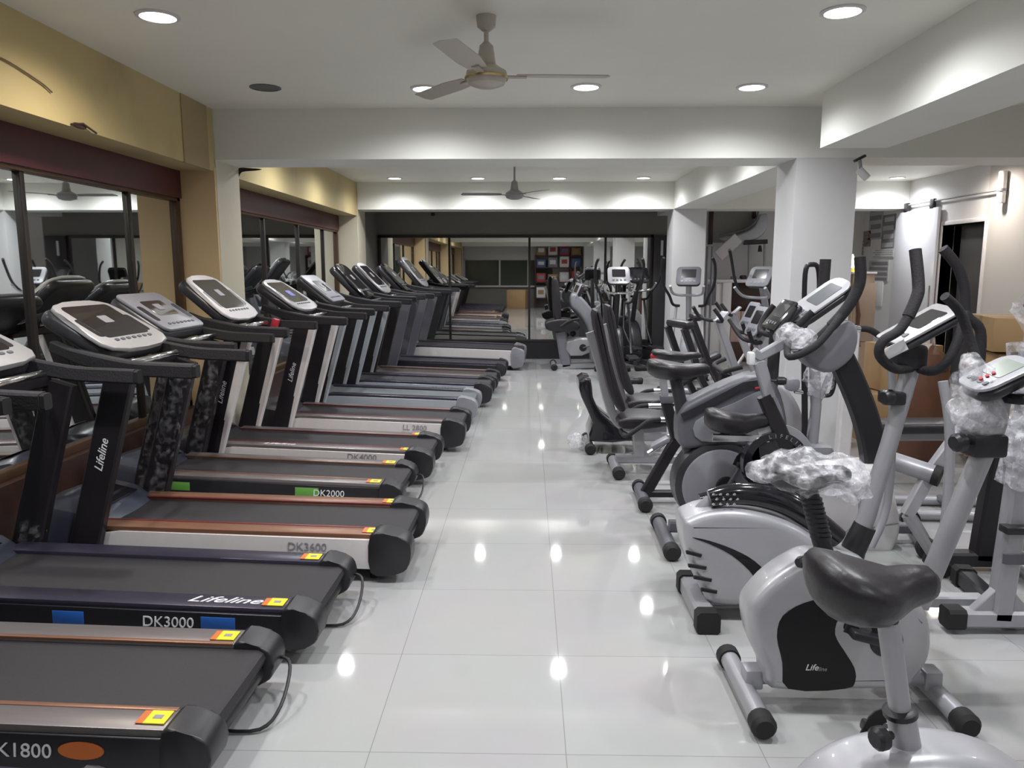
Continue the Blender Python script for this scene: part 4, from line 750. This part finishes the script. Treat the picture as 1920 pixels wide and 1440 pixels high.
t = thing('standing_pipe', 'thin grey vertical poles leaning in the corner behind the far column', 'pole', (at(1330, 600, YC).x, YC-.15, 0))
for px in (1327, 1336): MB().tube([Vector((at(px, 470, YC-.15).x, YC-.15, 0)), at(px, 462, YC-.15)], .018, 8).obj('pole', greyp, t)
# prints on the right wall
def wallprint(lb, a, b, col, col2):
    p, q = atx(*a, XR-.01), atx(*b, XR-.01); t = thing('wall_print', lb, 'print', (XR, (p.y+q.y)/2, min(p.z, q.z)), 0, 'prints pinned to the right wall')
    y0, y1, z0, z1 = min(p.y, q.y), max(p.y, q.y), min(p.z, q.z), max(p.z, q.z); y1 = min(y1, YB-.02)
    MB().bx(XR-.012, XR-.001, y0, y1, z0, z1, 0).obj('border', col, t)
    g = MB(); n = 4
    for i in range(n): g.bx(XR-.015, XR-.011, y0+.03, y1-.03-(.1*(i % 2)*(y1-y0)), z0+(z1-z0)*(i+.18)/n, z0+(z1-z0)*(i+.72)/n, 0)
    g.obj('picture_blocks', col2, t)
gr1 = mat('print_grey', (.20, .20, .21), .6); gr2 = mat('print_pale', (.42, .42, .43), .6); br1 = mat('print_brown', (.30, .20, .16), .6); wh1 = paper
wallprint('tall dark-bordered print nearest the sliding door', (1656, 404), (1675, 466), gr1, gr2); wallprint('tall print with ragged dark blocks, second from the door', (1632, 385), (1652, 448), gr2, gr1)
wallprint('small grey print below and left of the tall ones', (1618, 434), (1631, 462), gr1, br1); wallprint('small brownish print lowest at the left', (1604, 453), (1616, 478), br1, gr2); wallprint('grey square print below the writing lines', (1630, 489), (1664, 528), gr2, gr1); wallprint('thin line of pale print above the grey square one', (1636, 468), (1676, 482), wh1, gr2)
t = thing('cupboard', 'narrow tan cupboard to the right of the white column', 'cupboard', (4.8, 10.9, 0)); p, q = at(1600, 514, 10.8), at(1641, 514, 10.8)
MB().bx(p.x, q.x, 10.8, 11.1, 0, p.z).obj('body', mat('tan_board', (.36, .27, .2), .6, scale=5), t); MB().bx(p.x-.02, q.x+.02, 10.78, 11.12, p.z, p.z+.03).obj('top', whitep, t); bxp(MB(), 10.785, 10.8, (1603, 530), (1637, 640)).obj('door', mat('tan_board_front', (.33, .25, .19), .6), t)
t = thing('hanging_strap', 'dark braided strap hanging down the front of the tan cupboard', 'strap', at(1609, 640, 10.76)); MB().tube(ats(10.765, (1607, 560), (1610, 590), (1608, 620), (1610, 650)), [.02, .025, .02, .024], 8).crumple(.01, 30, 1).obj('strap', leather, t)
Ln = p.z+.03; o = thing('table_lamp', 'small glowing lamp standing on the tan cupboard', 'lamp', (at(1601, 500, 10.9).x, 10.9, Ln)); x = o.location.x
MB().lathe([(0, 0), (.05, .0), (.04, .02), (.02, .06), (0, .06)], (x, 10.9, Ln), seg=12).obj('base', mat('yellow_lamp_base', (.6, .5, .05), .4, emit=.8), o); MB().tube([(x, 10.9, Ln+.06), (x-.02, 10.9, Ln+.14), (x-.04, 10.9, Ln+.24)], [.03, .035, .02], 10).obj('glowing_shade', mat('warm_glow', (1, .85, .6), .5, emit=9), o)
p = atx(1644, 548, XR-.02); tag(MB().box((XR-.008, p.y, p.z), (.01, .34, .42), .002).obj('notice', paper), 'white paper notice beside the sliding door', 'notice')
# cartons, bag and benches in the right-hand zone
def carton(lb, x0, x1, y0, y1, z0, z1, rot=0):
    c = ((x0+x1)/2, (y0+y1)/2, z0); t = thing('carton', lb, 'box', c, rot, 'cardboard cartons in the right-hand area'); CUR.append(Matrix.Translation(c) @ Matrix.Rotation(rot, 4, 'Z')); a, b, h = (x1-x0)/2, (y1-y0)/2, z1-z0
    MB().bx(-a, a, -b, b, 0, h, .004).obj('body', card, t); MB().bx(-a-.001, a+.001, -.03, .03, h-.06, h+.001, 0).obj('tape', mat('brown_tape', (.30, .19, .08), .3), t); CUR.pop()
carton('long cardboard carton lying highest at the right picture edge', 3.35, 4.6, 5.3, 5.9, .88, 1.12, -.25); carton('big cardboard carton under the long one', 3.4, 4.55, 5.4, 5.95, 0.02, .86, -.15)
carton('cardboard carton standing behind the handlebar tag', 2.95, 3.4, 6.3, 6.7, .45, .84, .1); carton('lower cardboard carton supporting the smaller one', 2.85, 3.45, 6.25, 6.8, 0, .44, 0)
t = thing('punching_bag', 'brown leather punching bag standing on the floor before the cartons', 'punching bag', (2.98, 5.75, 0)); MB().lathe([(0, .02), (.14, .02), (.175, .1), (.18, .4), (.165, .7), (.13, .84), (.05, .9), (0, .9)], (2.98, 5.75, 0), seg=24).crumple(.012, 6).obj('bag', leather, t); MB().tube([(2.98, 5.75, .72), (2.98, 5.75, .76)], .172, 20).obj('strap', woodd, t)
MB().tube(cr([(2.92, 5.75, .88), (2.94, 5.75, .97), (3.02, 5.75, .97), (3.04, 5.75, .88)], 4), .012, 8).obj('hanging_loop', chrome, t)
def bench(lb, x, y, rot, pad=vinyl, L=1.15, hgt=.42):
    t = thing('weight_bench', lb, 'bench', (x, y, 0), rot, 'low benches in the right-hand area'); CUR.append(Matrix.Translation((x, y, 0)) @ Matrix.Rotation(rot, 4, 'Z'))
    MB().box((0, 0, hgt), (L, .26, .07), .025, seg=3).obj('pad', pad, t); MB().tube([(-L/2, 0, hgt-.07), (L/2, 0, hgt-.07)], 1, prof=(.03, .03), up=(0, 0, 1)).obj('rail', tubeg, t)
    for s_ in (-1, 1):
        MB().tube([(s_*L*.42, 0, hgt-.07), (s_*L*.46, 0, .06)], 1, prof=(.03, .025), up=(0, 1, 0)).obj('leg', tubeg, t); floor_tube(t, (s_*L*.46, -.26, .035), (s_*L*.46, .26, .035), .03, tubeg)
    CUR.pop()
bench('low black bench behind the curved-column elliptical', 2.8, 5.1, .05); bench('low pinkish padded bench farther back, right of the white column', 3.0, 7.0, 0, pinkw, 1.3, .36); bench('black bench at the right of the standing leather bag', 4.4, 4.6, .15)
def grey_pipes(lb, x, y, rot, n=2):
    t = thing('bench_frame', lb, 'frame', (x, y, 0), rot, 'steel frames lying on the floor'); CUR.append(Matrix.Translation((x, y, 0)) @ Matrix.Rotation(rot, 4, 'Z'))
    for i in range(n): floor_tube(t, (-.55, i*.3, .035+.0*i), (.55, i*.3, .035), .03, tubeg, name='pipe')
    MB().tube([(0, 0, .05), (0, .3*(n-1), .05)], .025, 10).obj('cross_pipe', midg, t); CUR.pop()
grey_pipes('pair of grey pipes joined into a low frame on the floor', 2.55, 4.35, -.05); grey_pipes('grey pipe frame near the right picture edge on the floor', 3.55, 3.95, .1)
carton('white-pink carton low at the right picture edge', 2.6, 2.9, 3.75, 4.0, 0, .28, .2)
# square steel frame at the right edge
Y = 2.97; t = thing('steel_frame', 'square grey steel frame with tall post at the right picture edge', 'frame', (2.1, Y, 0))
b0 = Vector((1.73, Y, .06)); MB().tube([b0, Vector((2.8, Y, .06))], 1, prof=(.036, .036), up=(0, 0, 1)).obj('base_rail', tubeg, t); MB().tube([b0-Vector((.03, 0, 0)), b0+Vector((.04, 0, 0))], 1, prof=(.042, .042), up=(0, 0, 1)).obj('end_cap', rub, t)
pp = at(1888, 1000, Y).x; MB().tube([(pp, Y, .06), (pp+.03, Y, .75), (pp+.05, Y, 1.35)], 1, prof=(.04, .036), up=(0, 1, 0)).obj('post', tubeg, t); MB().prism([(pp-.12, Y-.02, .09), (pp+.12, Y-.02, .09), (pp, Y-.02, .22)], (0, .04, 0), .003, 1).obj('gusset', tubeg, t)
MB().tube([(pp+.05, Y, 1.35), (pp+.75, Y, 1.38)], 1, prof=(.036, .036), up=(0, 0, 1)).obj('top_rail', tubeg, t); wraptube(t, [(pp+.04, Y, .62), (pp+.05, Y, .9), (pp+.05, Y, 1.18)], .085, .035); wrapblob(t, (pp+.1, Y-.03, .80), (.3, .2, .3), .05)
MB().box((pp-.0, Y-.05, .45), (.1, .06, .03), .005).obj('bolt_plate', blackp, t)
for z in (.3, .95): MB().tube([(pp+.02, Y, z), (pp+.02, Y+.0, z+.04)], 1, prof=(.046, .042), up=(0, 1, 0)).obj('sleeve', midg, t)
# film-wrapped stepper behind it
Y = 3.62; t = thing('stepper', 'grey stepper with slanted arm and round black-faced pivot, near the steel frame', 'stepper', (2.2, Y, 0))
MB().tube(ats(Y, (1700, 965), (1745, 885), (1815, 790), (1850, 735)), 1, prof=(.03, .022), up=(0, 1, 0)).obj('slanted_arm', silver, t); q = at(1722, 880, Y); MB().tube([q+Vector((-.12, .1, .03)), q+Vector((.07, -.03, -.02))], .045, 16).obj('pivot', tubeg, t); MB().tube([q+Vector((.06, -.025, -.018)), q+Vector((.085, -.045, -.025))], .05, 16).obj('pivot_cap', rub, t)
floor_tube(t, (2.42, 3.85, .045), (2.36, 3.35, .045), .035, tubeg); MB().tube([(2.0, Y, .06), (2.4, Y, .06)], 1, prof=(.04, .035), up=(0, 0, 1)).obj('base_bar', black, t); MB().tube([(2.22, Y, .06), (2.26, Y, .62)], 1, prof=(.045, .04), up=(0, 1, 0)).obj('black_post', black, t); MB().tube([(2.26, Y, .6), (2.2, Y, .95)], .03, 12).obj('column', tubeg, t)
MB().tube([at(1700, 965, Y), Vector((2.0, Y, .06))], .025, 10).obj('lower_arm', tubeg, t); floor_tube(t, (2.0, 3.68, .04), (2.0, 3.5, .04), .03, midg); wrapblob(t, at(1838, 745, Y), (.2, .16, .26), .04)
# small fittings
t = thing('security_camera', 'small white camera bracket under the beam corner by the white column', 'camera', at(1612, 300, 6.08)); MB().tube(ats(6.0, (1612, 300), (1614, 318), (1620, 330)), .014, 8).obj('bracket', greyp, t); MB().tube(ats(6.0, (1610, 318), (1626, 334)), .03, 12).obj('housing', whitep, t); MB().box(at(1612, 297, 6.03), (.08, .06, .02), .004, Matrix.Rotation(-.5, 3, 'Y')).obj('plate', blackp, t)
tag(MB().box((at(812, 402, YB-.02).x, YB-.02, at(812, 402, YB-.02).z), (.06, .04, .05), .01).obj('wall_sensor', blackp), 'tiny black sensor box high on the grey back wall', 'sensor')
# things behind the camera that the back mirror shows
t = thing('storage_rack', 'dark red storage rack behind the camera, seen in the back mirror', 'rack', (1.6, YR+.3, 0))
for z in (.35, .95, 1.5, 1.95): MB().bx(.25, 2.95, YR+.08, YR+.5, z, z+.04).obj('shelf', maroon, t)
for x in (.25, 1.6, 2.91): MB().bx(x, x+.04, YR+.08, YR+.5, 0, 2.0).obj('side_board', maroon, t)
cols = [paper, mat('red_box_card', (.4, .05, .06), .5), mat('blue_box_card', (.08, .14, .3), .5), card, greyp, whitep]; k = 0
names = ['left end', 'left', 'middle left', 'middle right', 'right', 'right end']
for r, z in enumerate((.39, .99, 1.54, 1.99)):
    for j in range(6):
        x = .32+j*.44; h = (.42, .34, .3, .38)[(j+r) % 4]; c = thing('goods_box', 'boxed goods at the %s of the %s level of the storage rack' % (names[j], ('lowest', 'second', 'third', 'topmost')[r]), 'box', (x+.16, YR+.3, z), 0, 'boxed goods on the storage rack')
        MB().bx(x, x+.34, YR+.12, YR+.46, z+.001, z+h*.95).obj('box', cols[(j*2+r) % 6], c); MB().bx(x+.06, x+.28, YR+.458, YR+.464, z+h*.3, z+h*.7, 0).obj('box_label', cols[(j+r+3) % 6], c)
carton('cardboard carton on the floor behind the camera, seen in the back mirror', -.75, -.05, -3.9, -3.4, 0, .7, .2)

EXPO=0
SC.view_settings.view_transform='Standard'; SC.view_settings.look='None'; SC.view_settings.gamma=1; SC.view_settings.use_curve_mapping=False
SC.view_settings.exposure=EXPO
wd=bpy.data.worlds.new('dark_world');SC.world=wd;wd.use_nodes=True;wd.node_tree.nodes['Background'].inputs[0].default_value=(0,0,0,1)
